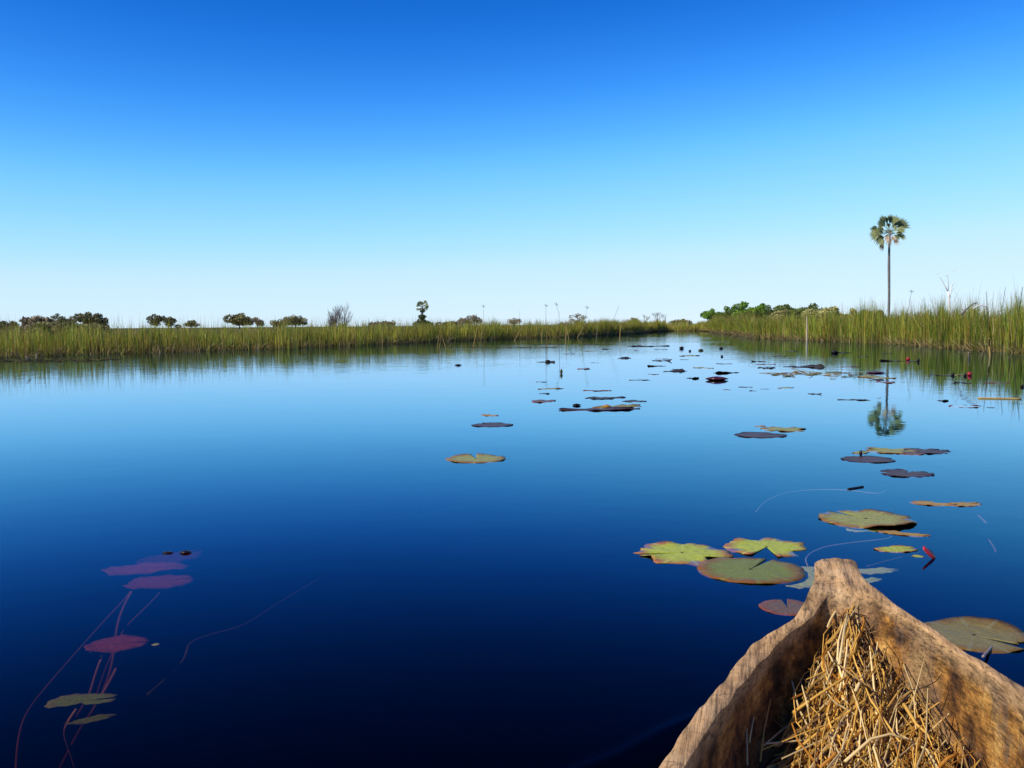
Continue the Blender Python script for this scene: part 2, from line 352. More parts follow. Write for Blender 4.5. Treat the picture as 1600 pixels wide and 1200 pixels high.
def bed_mesh(poly, per_m, height, palette, tall_per_m, tall_h, depth=3.0, back=(0.3, 20)):
    _, L, _ = bank_points(poly, 1)
    out = []
    # body of the stand
    m = int(L * per_m); pts, L, s = bank_points(poly, m)
    cl = vnoise(pts, 0.9, 3.1)
    dep = rng.exponential(depth * 0.45, m) * (rng.random(m) < 0.75) + rng.uniform(0, depth * 2.0, m) * 0.5
    dep += 0.55 * vnoise(pts, 0.35, 8.8) + 0.25 * vnoise(pts, 1.7, 5.5)
    pts = pts + outward(pts) * dep[:, None]
    hh = height(pts) * silhouette(pts) * (0.80 + 0.42 * cl + 0.30 * vnoise(pts, 0.25, 1.7)) * np.clip(rng.normal(0.90, 0.23, m), 0.35, 1.5)
    front = dep < 0.25
    hh[front] *= rng.uniform(0.45, 1.0, front.sum())
    w = rng.choice(len(palette), m, p=[q[1] for q in palette])
    ctop = np.array([q[0] for q in palette])[w] * rng.uniform(0.7, 1.3, m)[:, None]
    tone = vnoise(pts, 0.5, 20.0); ctop = ctop * (1 + 0.5 * tone)[:, None]
    dead = rng.random(m) < 0.30
    cbot = np.where(dead[:, None], C_STRAW * rng.uniform(0.3, 0.9, m)[:, None], ctop * 0.9)
    base = np.concatenate([pts, np.full((m, 1), -0.06)], 1)
    lean = rng.normal(0, 0.09, (m, 2)) * hh[:, None] * rng.choice([0.6, 1.2, 3.6], m, p=[.45, .40, .15])[:, None]
    dist = np.linalg.norm(pts, axis=1)
    out.append(ribbons(base, hh + 0.06, lean, rng.uniform(0.008, 0.017, m) * (1 + dist / 90), ctop, cbot))
    # broken straw low down along the water's edge
    m = int(L * per_m * 0.10); pts, L, s = bank_points(poly, m); pts = pts + outward(pts) * (rng.uniform(-0.15, 0.7, m))[:, None]
    hh = rng.uniform(0.08, 0.42, m); lean = rng.normal(0, 0.30, (m, 2))
    cc = np.where(rng.random(m)[:, None] < 0.6, C_STRAW, C_BROWN) * rng.uniform(0.5, 1.15, m)[:, None]
    out.append(ribbons(np.concatenate([pts, np.full((m, 1), -0.02)], 1), hh, lean, rng.uniform(0.008, 0.018, m) * (1 + np.linalg.norm(pts, axis=1) / 90), cc, cc, 0.1))
    # thin flowering stalks standing over the rest
    m = int(L * tall_per_m); pts, L, s = bank_points(poly, m); pts = pts + outward(pts) * rng.uniform(0.2, depth * 1.6, m)[:, None]
    hh = tall_h(pts) * rng.uniform(0.58, 1.0, m); lean = rng.normal(0, 0.07, (m, 2)) * hh[:, None]
    cc = (C_BROWN * 0.9 + C_YEL * 0.35) * rng.uniform(0.6, 1.2, m)[:, None]
    out.append(ribbons(np.concatenate([pts, np.full((m, 1), -0.03)], 1), hh, lean, rng.uniform(0.005, 0.010, m) * (1 + np.linalg.norm(pts, axis=1) / 80), cc, cc, 0.2))
    # the stand going on behind, out of the water
    m = int(L * per_m * 0.5); pts, L, s = bank_points(poly, m); pts = pts + outward(pts) * rng.uniform(*((depth, back[1])), m)[:, None]
    hh = height(pts) * silhouette(pts) * np.clip(rng.normal(0.84, 0.18, m), 0.4, 1.25); w = rng.choice(len(palette), m, p=[q[1] for q in palette])
    ctop = np.array([q[0] for q in palette])[w] * rng.uniform(0.7, 1.2, m)[:, None]
    out.append(ribbons(np.concatenate([pts, np.full((m, 1), 0.03)], 1), hh, rng.normal(0, 0.08, (m, 2)), rng.uniform(0.012, 0.024, m) * (1 + np.linalg.norm(pts, axis=1) / 90), ctop, ctop * 0.9))
    return merge(out)
PAL_L = [(C_GREEN, .32), (C_DEEP, .18), (C_YEL, .32), (C_RUST, .12), (C_STRAW, .06)]
PAL_R = [(C_GREEN, .42), (C_DEEP, .22), (C_YEL, .20), (C_RUST, .11), (C_STRAW, .05)]
PAL_F = [(C_GREEN, .25), (C_DEEP, .10), (C_YEL, .42), (C_RUST, .10), (C_STRAW, .13)]
def h_left(p):
    px = 800 + p[:, 0] / p[:, 1] * FOC
    return np.interp(px, [-400, 0, 60, 110, 170, 330, 600, 1000], [0.92, 0.88, 0.96, 0.98, 0.88, 0.88, 0.94, 1.06])
def h_right(p):
    px = 800 + p[:, 0] / p[:, 1] * FOC
    return np.interp(px, [1100, 1160, 1220, 1330, 1420, 1600], [1.1, 1.15, 1.20, 1.32, 1.33, 1.18])
Vv, Qq, Cc = bed_mesh(BANK_L, 520, h_left, PAL_L, 60, lambda p: np.full(len(p), 1.50), 3.0, back=(0, 9))
tag(quads_obj('reed_bed', Vv, Qq, Cc, M_reed), 'long low olive reed bed along the left bank', 'reeds', kind='stuff')
Vv, Qq, Cc = bed_mesh(BANK_F, 420, lambda p: np.full(len(p), 1.12), PAL_F, 5, lambda p: np.full(len(p), 1.6), 3.0)
tag(quads_obj('reed_bed', Vv, Qq, Cc, M_reed), 'thin yellow strip of far reeds closing the channel', 'reeds', kind='stuff')
Vv, Qq, Cc = bed_mesh(BANK_R, 700, h_right, PAL_R, 45, lambda p: np.full(len(p), 2.0), 3.0)
tag(quads_obj('reed_bed', Vv, Qq, Cc, M_reed), 'tall green reed bed along the right bank', 'reeds', kind='stuff')

# ------------------------------------------------------------------ trees and bushes
def leaf_cloud(centres, radii, count, size, col, flat=0.6, var=0.35):
    """leaf-sized faces gathered in clumps"""
    centres = np.array(centres, float); radii = np.array(radii, float)
    k = rng.choice(len(centres), count, p=(radii ** 2) / (radii ** 2).sum())
    d = rng.normal(0, 1, (count, 3)); d /= np.linalg.norm(d, axis=1)[:, None]
    r = rng.uniform(0.35, 1.0, count) ** 0.6
    pos = centres[k] + d * (radii[k] * r)[:, None] * np.array([1, 1, flat])
    a = rng.normal(0, 1, (count, 3)); a /= np.linalg.norm(a, axis=1)[:, None]
    b = np.cross(a, rng.normal(0, 1, (count, 3))); b /= np.linalg.norm(b, axis=1)[:, None]
    s = size * rng.uniform(0.6, 1.4, count)[:, None]
    V = np.stack([pos - a * s, pos + b * s * 0.55, pos + a * s, pos - b * s * 0.55], 1)
    tint = rng.uniform(1 - var, 1 + var, len(centres))[k] * rng.uniform(0.75, 1.25, count)
    C = np.repeat((np.array(col)[None] * tint[:, None])[:, None, :], 4, 1)
    return V.reshape(-1, 3), np.arange(count * 4).reshape(-1, 4), C.reshape(-1, 3)
def tree(name, label, px, top, wide, dist, col, cat='tree', style='round', leaves=900, group=None, clumps=14):
    base = at_d(px, hor(px), dist); base[2] = 0.1
    h = at_d(px, top, dist)[2] - 0.1; R = 1.16 * wide / 2 / FOC * dist
    root = empty(name, base); tag(root, label, cat, group)
    cs, rs = [], []
    for i in range(clumps):
        an = rng.uniform(0, 2 * math.pi); rr = R * math.sqrt(rng.random()) * 0.78
        if style == 'flat': z = h * rng.uniform(0.34, 0.9) - 0.14 * h * (rr / R); cr = R * rng.uniform(.24, .40)
        elif style == 'bush': z = h * rng.uniform(0.30, 0.90) * (1 - 0.30 * (rr / R) ** 2); cr = R * rng.uniform(.28, .46)
        else: z = h * rng.uniform(0.45, 0.86) * (1 - 0.20 * (rr / R) ** 2); cr = R * rng.uniform(.24, .42)
        cr = max(0.18 * R, min(cr, (h - z) * 1.3))
        cs.append((math.cos(an) * rr, math.sin(an) * rr, z)); rs.append(cr)
    cs.append((rng.uniform(-.2, .2) * R, 0, h - 0.22 * R * 0.6)); rs.append(0.26 * R)
    parts = [tube([(0, 0, -0.3), (0.03 * h, 0, 0.25 * h), (0.0, 0.02 * h, 0.55 * h)], [0.05 * h, 0.04 * h, 0.025 * h])]
    for c in cs[::2]:
        parts.append(tube([(0.02 * h, 0, 0.25 * h), (c[0] * 0.5, c[1] * 0.5, lerp(0.3 * h, c[2], 0.6)), c], [0.022 * h, 0.014 * h, 0.006 * h], 5))
    v, f = joined(parts); mesh_obj('trunk', v, f, M_bark, root)
    v, q, c = leaf_cloud(cs, rs, leaves * 3, max(0.10, 0.07 * R), col, 0.62 if style == 'flat' else 0.8)
    quads_obj('crown', v, q, c, M_leaf, root)
    return root
def bare_tree(name, label, px, top, wide, dist, material, levels=5, spread=0.55, thick=0.02, cat='tree', group=None, seed=1, up=0.25, stems=1):
    rnd = random.Random(seed)
    base = at_d(px, hor(px), dist); base[2] = 0.05
    h = at_d(px, top, dist)[2]; R = wide / 2 / FOC * dist
    root = empty(name, base); tag(root, label, cat, group)
    trunk, twigs = [], []
    def grow(p, d, ln, r, lev):
        mid = p + d * ln * 0.5 + Vector((rnd.uniform(-1, 1), rnd.uniform(-1, 1), 0)) * ln * 0.07
        e = p + d * ln
        (trunk if lev <= 1 else twigs).append(tube([p, mid, e], [r, r * 0.85, r * 0.68], 5))
        if lev >= levels: return
        for _ in range(3 if lev < min(5, levels - 1) else 2):
            nd_ = (d + Vector((rnd.uniform(-1, 1), rnd.uniform(-1, 1), rnd.uniform(-0.4, 0.7))) * spread + Vector((0, 0, up * 0.3))).normalized()
            grow(p + d * ln * rnd.uniform(0.65, 1.0), nd_, ln * rnd.uniform(0.6, 0.82), r * 0.6, lev + 1)
    if stems == 1: grow(Vector((0, 0, -0.1)), Vector((0, 0, 1)), 1.0, thick * 3, 0)
    for i in range(stems if stems > 1 else 0):
        grow(Vector((rnd.uniform(-.5, .5), rnd.uniform(-.3, .3), -0.1)), Vector((rnd.uniform(-.8, .8), rnd.uniform(-.6, .6), 1)).normalized(), rnd.uniform(.4, .75), thick * 2.2, 1)
    allv = [v for t in trunk + twigs for v in t[0]]
    mz = max(v.z for v in allv); mr = max(abs(v.x) for v in allv)
    sx, sz = R / mr, h / mz
    for nm, pt in (('trunk', trunk), ('twigs', twigs)):
        v, f = joined(pt); mesh_obj(nm, [(a.x * sx, a.y * sx, a.z * sz) for a in v], f, material, root)
    return root
G_FAR = 'far trees behind the left reeds'
OLV = (0.235, 0.215, 0.085); DRK = (0.175, 0.165, 0.075); BRN = (0.30, 0.235, 0.14); GRN = (0.17, 0.29, 0.036); PALE = (0.42, 0.40, 0.16)
for a in [
    ('dark rounded tree cut by the left picture edge', 8, 502, 34, 330, DRK, 'round', 700),
    ('grey brown leafless-looking thicket left of the flat-topped tree', 62, 496, 62, 300, BRN, 'bush', 900),
    ('dark flat-topped tree rising behind the brown thicket', 92, 490, 26, 330, DRK, 'flat', 600),
    ('small narrow tree between the flat-topped and the broad tree', 113, 494, 20, 330, OLV, 'round', 400),
    ('broad dark umbrella tree, largest on the left', 142, 488, 42, 330, DRK, 'flat', 1100),
    ('dark tree with stepped crown, left of a pair', 243, 491, 28, 360, DRK, 'flat', 700),
    ('lower dark tree joined to the right of the stepped crown', 267, 495, 26, 360, DRK, 'flat', 600),
    ('small flat pale tree standing alone above tall stalks', 299, 500, 24, 360, OLV, 'flat', 500),
    ('olive tree with a loose crown, left of two', 374, 490, 40, 350, OLV, 'round', 900),
    ('small brownish tree right of the loose olive crown', 402, 496, 24, 350, BRN, 'round', 500),
    ('low rounded olive tree left of the bushy one', 437, 499, 28, 350, OLV, 'round', 500),
    ('bushy olive tree left of the bare shrub', 461, 493, 32, 350, OLV, 'round', 700),
    ('low brown shrub between bare shrub and young palm', 600, 503, 46, 300, BRN, 'bush', 500),
    ('dim low shrub just right of the young palm', 700, 503.5, 44, 300, DRK, 'bush', 400),
    ('faint brown bush left of the pale rounded bush', 722, 497, 26, 320, BRN, 'bush', 400),
    ('pale rounded bush behind the reeds near mid channel', 741, 492, 24, 320, BRN, 'round', 450),
    ('small grey bush behind tall thin stalks', 803, 497, 20, 330, BRN, 'round', 350),
    ('far low brown shrub left of the thin flat tree', 884, 502, 18, 330, BRN, 'bush', 250),
    ('thin-crowned flat tree over the far reeds', 903, 490, 24, 340, BRN, 'flat', 260),
    ('small dark bushy tree on the far skyline', 988, 496, 20, 360, BRN, 'flat', 300),
    ('low far shrub beside the channel end', 1066, 500, 40, 380, OLV, 'bush', 350),
]:
    lab, px, top, wide, dist, c, st, lv = a
    tree('far_tree' if st != 'bush' else 'far_bush', lab, px, top, wide, dist, c, 'tree' if st != 'bush' else 'bush', st, lv, G_FAR, 16)
for lab, px, top, wide, c, lv in [('low brownish shrub mass at the far left behind reeds', 40, 509, 70, BRN, 900),
                              ('olive shrub mass below the flat-topped tree', 90, 504, 80, OLV, 1300), ('dull green shrub mass below the umbrella tree', 142, 507, 66, OLV, 900)]:
    tree('marsh_shrub', lab, px, top, wide, 62, c, 'shrub', 'bush', lv, 'shrubs in the left reeds', 16)
bare_tree('bare_shrub', 'leafless twiggy grey shrub rising from the left reeds', 528, 470, 46, 75, M_twig, 5, 0.60, 0.016, 'shrub', seed=8, stems=15)
bare_tree('bare_tree', 'spindly leafless tree, tallest on the far skyline', 1027, 487, 26, 340, M_twig, 5, 0.6, 0.02, 'tree', seed=11)
bare_tree('bare_tree', 'small spindly tree left of the tallest skyline tree', 1008, 491, 16, 340, M_twig, 5, 0.6, 0.02, 'tree', seed=12)
bare_tree('bare_tree', 'thin leaning leafless tree right of the tallest skyline tree', 1040, 490, 14, 340, M_twig, 4, 0.8, 0.018, 'tree', seed=19)
DT = 130.0; dtb = at_d(1483, hor(1483), DT); dtb[2] = 0.05
dtr = empty('dead_tree', dtb); tag(dtr, 'bleached white dead tree right of the tall palm', 'tree')
def limb(name, pix, w0, w1):
    pts = [at_d(x, y, DT) - dtb for x, y in pix]; v, f = tube(pts, list(np.linspace(w0, w1, len(pts)) * 0.36 / FOC * DT), 7); mesh_obj(name, v, f, M_white, dtr, True)
limb('trunk', [(1483, 503), (1483.5, 480), (1483, 466), (1481.5, 455)], 5.2, 3.2)
for pix, w in [([(1483, 470), (1485.5, 458), (1487, 444)], 2.6), ([(1481.5, 456), (1477, 448), (1473, 440), (1469, 434), (1465, 429)], 2.2), ([(1465, 429), (1465.5, 426), (1469, 427)], 1.0),
               ([(1481.5, 456), (1482, 441), (1480, 431), (1487, 425), (1494, 420)], 1.8), ([(1487, 448), (1491, 442), (1494, 437)], 1.4), ([(1477, 449), (1474, 452)], 1.1), ([(1487, 455), (1492, 447), (1496, 444)], 1.2), ([(1480, 432), (1476, 428)], 0.9)]:
    limb('branch', pix, w, w * 0.45)
# green bush islands on the right
G_B = 'green bushes behind the right reeds'
for lab, px, top, wide, dist, c, lv in [
    ('small round green bush at the left end of the thicket', 1110, 483, 26, 160, GRN, 1400),
    ('dark green bush second from the left in the thicket', 1136, 479, 34, 165, (0.11, 0.19, 0.03), 1300),
    ('tall bright green bush in the middle of the thicket', 1166, 473, 46, 160, GRN, 2000),
    ('rounded green bush at the right end of the thicket', 1192, 475, 34, 165, (0.13, 0.23, 0.032), 1400),
    ('dark bush behind the pale shrubs, left of two', 1228, 477, 46, 190, (0.13, 0.18, 0.045), 1200),
    ('dark low bush behind the pale shrubs, right of two', 1266, 476, 50, 190, (0.13, 0.18, 0.045), 1200),
]:
    tree('green_bush', lab, px, top, wide, dist, c, 'bush', 'bush', lv, G_B, 16)
G_S = 'pale flowering shrubs above the right reeds'
for lab, px, top, wide, dist, lv in [
    ('pale straw green shrub at the left of the pale row', 1226, 486, 40, 70, 2600),
    ('pale straw green shrub in the middle of the row', 1264, 485, 44, 68, 2600),
    ('pale yellowish shrub below the dark bushes, tallest of row', 1302, 481, 50, 66, 3000),
    ('pale shrub just left of the palm bush', 1330, 484, 30, 64, 1500),
    ('brownish shrub at the foot of the tall palm', 1376, 486, 26, 60, 1200),
]:
    tree('pale_shrub', lab, px, top, wide, dist, PALE if 'brownish' not in lab else (0.2, 0.14, 0.06), 'shrub', 'bush', lv, G_S, 16)

# ------------------------------------------------------------------ palms
def fan_leaf(root, direction, Lp, Lf, colour, droop=0.2, spread=1.95, nseg=15, name='leaf', twist=0.0, face=None):
    d = Vector(direction).normalized()
    side = d.cross(Vector((0, 0, 1)))
    side = side.normalized() if side.length > 0.05 else Vector((1, 0, 0))
    nrm = side.cross(d).normalized()
    if face is not None:
        nrm = Vector(face); nrm = (nrm - d * nrm.dot(d)).normalized(); side = d.cross(nrm).normalized()
    if twist:
        c, s = math.cos(twist), math.sin(twist); side, nrm = side * c + nrm * s, nrm * c - side * s
    V = []; Q = []; C = []
    def quad(pts, col):
        b = len(V); V.extend(pts); Q.append((b, b + 1, b + 2, b + 3)); C.extend([col] * 4)
    tip = d * Lp + Vector((0, 0, -droop * 0.3 * Lp)); w = 0.035 * Lf / 1.5
    for i in range(3):                                   # leaf stalk, two crossed strips
        t0, t1 = i / 3, (i + 1) / 3
        p0 = tip * t0; p1 = tip * t1
        quad([p0 - side * w, p0 + side * w, p1 + side * w, p1 - side * w], colour * 0.8)
        quad([p0 - nrm * w, p0 + nrm * w, p1 + nrm * w, p1 - nrm * w], colour * 0.8)
    for k in range(nseg):
        a = (k / (nseg - 1) - 0.5) * 2 * spread
        ln = Lf * (0.78 + 0.22 * math.cos(a * 0.62)) * rng.uniform(0.88, 1.08)
        dd = (d * math.cos(a) + side * math.sin(a) + nrm * 0.16).normalized()
        ww = Lf * 0.075
        sd = dd.cross(nrm).normalized()
        e = tip + dd * ln + Vector((0, 0, -droop * ln)); m = tip + dd * ln * 0.55 + nrm * 0.03 * Lf
        col = colour * rng.uniform(0.8, 1.25)
        quad([tip, m - sd * ww - nrm * 0.06 * Lf, e, m], col); quad([tip, m, e, m + sd * ww - nrm * 0.06 * Lf], col)
    quads_obj(name, np.array([tuple(v) for v in V]), np.array(Q), np.array([tuple(c) for c in C]), M_palmleaf, root)
def palm(name, label, px, top, dist, crown_px, trunk_r, leaves, dead, back_n, base_z=0.1):
    base = at_d(px, hor(px), dist); base[2] = base_z
    R = crown_px / FOC * dist
    h = at_d(px, top, dist)[2] - base_z - R * 0.96
    root = empty(name, base); tag(root, label, 'palm')
    path = [(0.004 * h * math.sin(i * 0.45), 0, h * i / 14 - (0.4 if i == 0 else 0)) for i in range(15)]
    rad = [trunk_r * (1.15 - 0.30 * (i / 14) + 0.16 * math.exp(-((i / 14 - 0.62) / 0.16) ** 2)) for i in range(15)]
    v, f = tube(path, rad, 12); mesh_obj('trunk', v, f, M_palmbark, root, smooth=True)
    head = empty('crown', (path[-1][0], 0, h)); head.parent = root
    g = Vector((0.30, 0.33, 0.15)); dead_c = Vector((0.50, 0.38, 0.26))
    for (dx, dz) in leaves:
        k = math.hypot(dx, dz); dy = rng.uniform(-0.55, 0.45) * max(0.35, 1 - k)
        d = Vector((dx + rng.uniform(-.08, .08), dy, dz + rng.uniform(-.08, .08))); ln = R * max(0.5, min(1.14, d.length)) * rng.uniform(0.74, 1.12)
        fan_leaf(head, d, ln * rng.uniform(0.36, 0.48), ln * rng.uniform(0.52, 0.64), g * rng.uniform(0.65, 1.3), droop=0.08 + 0.12 * max(0, -dz), spread=rng.uniform(0.42, 0.75), nseg=10, face=(rng.uniform(-.7, .5), rng.uniform(-1, -.35), rng.uniform(0.2, 0.8)))
    for i in range(back_n):
        an = math.pi * (0.15 + 0.7 * i / max(1, back_n - 1)); el = rng.uniform(-0.4, 0.9)
        fan_leaf(head, (math.cos(an) * math.cos(el), math.sin(an) * math.cos(el), math.sin(el)), R * 0.55, R * 0.48, g * rng.uniform(0.7, 1.2), 0.15, 0.9, 11, face=(math.cos(an) * -.3, .6, .8))
    for (dx, dz) in dead:
        fan_leaf(head, (dx, rng.uniform(-.5, .1), dz), R * 0.30 * math.hypot(dx, dz) / .55, R * 0.34, dead_c * rng.uniform(0.75, 1.15), 0.45, 0.5, 7, 'dead_leaf', face=(0, -1, .3))
    return root
palm('tall_palm', 'tall slender fan palm towering over the right bank', 1388, 332, 210, 31, 0.25,
     [(0.02, 1.05), (-0.28, 0.98), (0.34, 0.98), (-0.66, 0.78), (-0.48, 0.80), (0.62, 0.74), (0.85, 0.52), (0.95, 0.22), (0.92, -0.08), (0.86, -0.32), (0.70, -0.42),
      (-0.92, 0.30), (-0.88, 0.0), (-1.0, -0.22), (-0.72, -0.62), (0.22, 0.12), (-0.10, 0.55), (0.40, 0.45)],
     [(-0.30, -0.38), (-0.52, -0.85), (0.30, -0.62), (-0.05, -0.35), (0.10, -0.45)], 7)
yp = palm('young_palm', 'short young fan palm with leafy skirt beyond left reeds', 660, 468, 118, 12, 0.14,
     [(0, 1.0), (-0.5, 0.85), (0.5, 0.85), (-0.85, 0.5), (0.9, 0.5), (-1.0, 0.1), (1.0, 0.05), (0.85, -0.35), (-0.8, -0.35), (0.3, 0.3), (-0.3, 0.2), (0.2, 0.8), (-0.25, 0.7), (0.5, 0.2), (-0.5, 0.3), (0.45, -0.35), (-0.45, -0.35), (0.05, -0.3), (0.1, 0.5)], [], 6)
v, q, c = leaf_cloud([(0, 0, 1.9), (0.05, 0, 2.6), (-.12, 0, 1.4), (0.35, 0, 1.1), (-.55, 0, 1.0), (.75, 0, .9)], [.5, .36, .6, .65, .65, .65], 2200, 0.09, (0.08, 0.115, 0.03))
quads_obj('skirt', v, q, c, M_leaf, yp)
# trunkless palm clump beside the tall palm
pb = at_d(1355, hor(1355), 66); pb[2] = 0.3
pbr = empty('palm_bush', pb); tag(pbr, 'stemless spiky palm clump left of the tall palm trunk', 'palm')
for i in range(22):
    an = i * 2.4; el = rng.uniform(0.35, 1.4)
    fan_leaf(pbr, (math.cos(an) * math.cos(el), math.sin(an) * math.cos(el), math.sin(el)), rng.uniform(0.75, 1.0), 0.72, Vector((0.24, 0.27, 0.11)) * rng.uniform(0.7, 1.2), 0.08, 1.2, 11)
# weathered bent branch lying over the right reeds
def branch(name, label, pix, dist, r, material, cat='branch'):
    pts = [at_d(x, y, dist) for x, y in pix]; b = pts[0]
    v, f = tube([p - b for p in pts], list(np.linspace(r, r * 0.45, len(pts))), 6)
    o = mesh_obj(name, v, f, material, None, True); o.location = b
    return tag(o, label, cat)
branch('fallen_branch', 'grey bent dead branch lying over the right reeds', [(1502, 492), (1508, 485), (1516, 478), (1522, 474), (1527, 473)], 27, 0.028, M_twig)
branch('fallen_branch', 'curved pale dead branch right of the bent grey one', [(1521, 482), (1527, 478), (1534, 477), (1540, 479), (1543, 482)], 27, 0.022, M_white)
branch('dead_stick', 'small pale stick at the water edge of left reeds', [(47, 563), (43, 560), (39, 556.5)], 21, 0.018, M_twig, 'stick')

# ------------------------------------------------------------------ single reeds standing in the water
def reed(label, base_px, tip_px, colour, width=0.012, via=None, head=False, group='single reeds standing out of the water'):
    b = at_z(*base_px); pts = [b]; width *= 1.7 if b[1] > 45 and width > 0.018 else 1.0
    if via: pts += [at_d(*q, b[1]) for q in via]
    pts.append(at_d(*tip_px, b[1] + rng.uniform(-0.3, 0.3)))
    b0 = b.copy(); rel = [p - b0 for p in pts]
    if len(rel) == 2: rel.insert(1, (rel[0] + rel[1]) / 2 + np.array([rng.uniform(-.01, .01), 0, 0]) * np.linalg.norm(rel[1]) )
    rel.insert(0, np.array([rel[0][0], rel[0][1], -0.25]))
    v, f = tube(rel, [width * .5] * 2 + list(np.linspace(width * .5, width * .3, len(rel) - 2)), 5)
    cols = np.tile(np.array(colour), (len(v), 1))
    o = mesh_obj('standing_reed', v, f, M_reed, None, False, cols); o.location = b0; tag(o, label, 'reed', group)
    if head:
        t = rel[-1]
        vv, ff = joined([tube([t + np.array([dx, dy, dz]) * s for s in (0, .5, 1)], [0.003, 0.011, 0.002], 5) for dx, dy, dz in ((.02, 0, .11), (-.09, .03, .06), (.11, -.02, .02), (.06, .05, -.05))])
        mesh_obj('seed_head', vv, ff, M_reed, o, False, np.tile(C_BROWN * 0.6, (len(vv), 1)))
    return o
YS = (0.55, 0.40, 0.13); GS = (0.20, 0.22, 0.05); BS = (0.13, 0.09, 0.05); PS = (0.6, 0.52, 0.38); LG = (0.12, 0.24, 0.03)
for spec in [
    ('yellow reed at the left end of the standing group', (683, 545), (687, 516), YS, .022),
    ('yellow reed folded over into an inverted V', (686, 544), (697, 545), YS, .022, [(690, 522), (692, 530)]),
    ('thin green reed right of the folded one', (710, 544), (713, 520), GS, .016),
    ('short pale broken reed stub', (720, 544), (721.5, 535), PS, .022),
    ('yellow leaning reed in the left of the group', (739, 543), (746, 511), YS, .024),
    ('green leaning reed behind the yellow leaning one', (750, 536), (756, 512), GS, .022),
    ('leaning greenish reed further right, parallel to others', (768, 532), (774, 508), GS, .022),
    ('tall thin stalk with drooping seed head, leftmost', (757, 538), (755, 479), BS, .014, None, True),
    ('long green reed leaning right toward mid group', (804, 532), (817, 507), YS, .022),
    ('straight thin brown stalk without a head', (812, 533), (812, 486), BS, .014),
    ('thick yellow reed, left of the crossed ones', (846, 529), (849, 509), YS, .03),
    ('upright yellow reed crossed by another', (855, 541), (854, 509), YS, .024),
    ('slanting yellow reed crossing the upright one', (861, 530), (853, 510), YS, .024),
    ('tall thin stalk with seed head above crossed reeds', (852, 540), (853, 478), BS, .014, None, True),
    ('tall arched stalk with seed head, right of its twin', (874, 540), (869, 476), BS, .014, [(873.5, 490)], True),
    ('thick yellow reed, left leg of a pointed pair', (884, 532), (885, 504), YS, .03),
    ('yellow reed, right leg of a pointed pair', (889, 531), (885, 509), YS, .024),
    ('yellow reed bent sideways right of the pointed pair', (902, 528), (914, 507), YS, .022),
    ('long thin reed leaning far right over the skyline', (945, 534), (967, 478), BS, .018),
    ('yellow upright reed right of the long leaning one', (968, 533), (970, 507), YS, .022),
    ('slim stalk with small seed head near mid channel', (908, 540), (917, 481), GS, .012, None, True),
    ('bright green leafy sprout at the waterline', (888, 543), (893, 531), LG, .03),
    ('short bright green shoot among floating debris', (836, 542), (832, 531), LG, .024),
    ('thin pale reed near the channel middle', (931, 534), (934, 508), PS, .018),
    ('tall pale stake standing before the right reeds', (1261, 533), (1260.5, 494), PS, .055),
    ('broken yellow reed at the foot of right reeds', (1547, 557), (1545, 529), YS, .06, [(1545.5, 540)]),
    ('short white stub at the edge of right reeds', (1514, 560), (1513.5, 551), PS, .04),
    ('bright yellow slanting reed in the right bed', (1553, 530), (1546, 510), YS, .03),
    ('thin green reed lying over water before right bed', (1490, 557), (1506, 549), LG, .02),
    ('pale slanting reed in left bed below bare shrub', (548, 537), (534, 525), PS, .03),
    ('pale upright reed right of the bare shrub', (598, 540), (597.5, 510), YS, .03),
    ('short pale stub before the far left reeds', (57, 559), (57, 552), PS, .04),
    ('tall dark stalk at the far right edge', (1583, 553), (1598, 448), BS, .02),
    ('tall dark leaning stalk right of the dead tree', (1553, 549), (1571, 449), BS, .02),
    ('dark stalk left of the leaning tall one', (1545, 549), (1541, 455), BS, .018),
    ('stalk with tuft on top just right of the palm trunk', (1410, 538), (1424, 456), BS, .016, None, True),
]:
    reed(*spec)

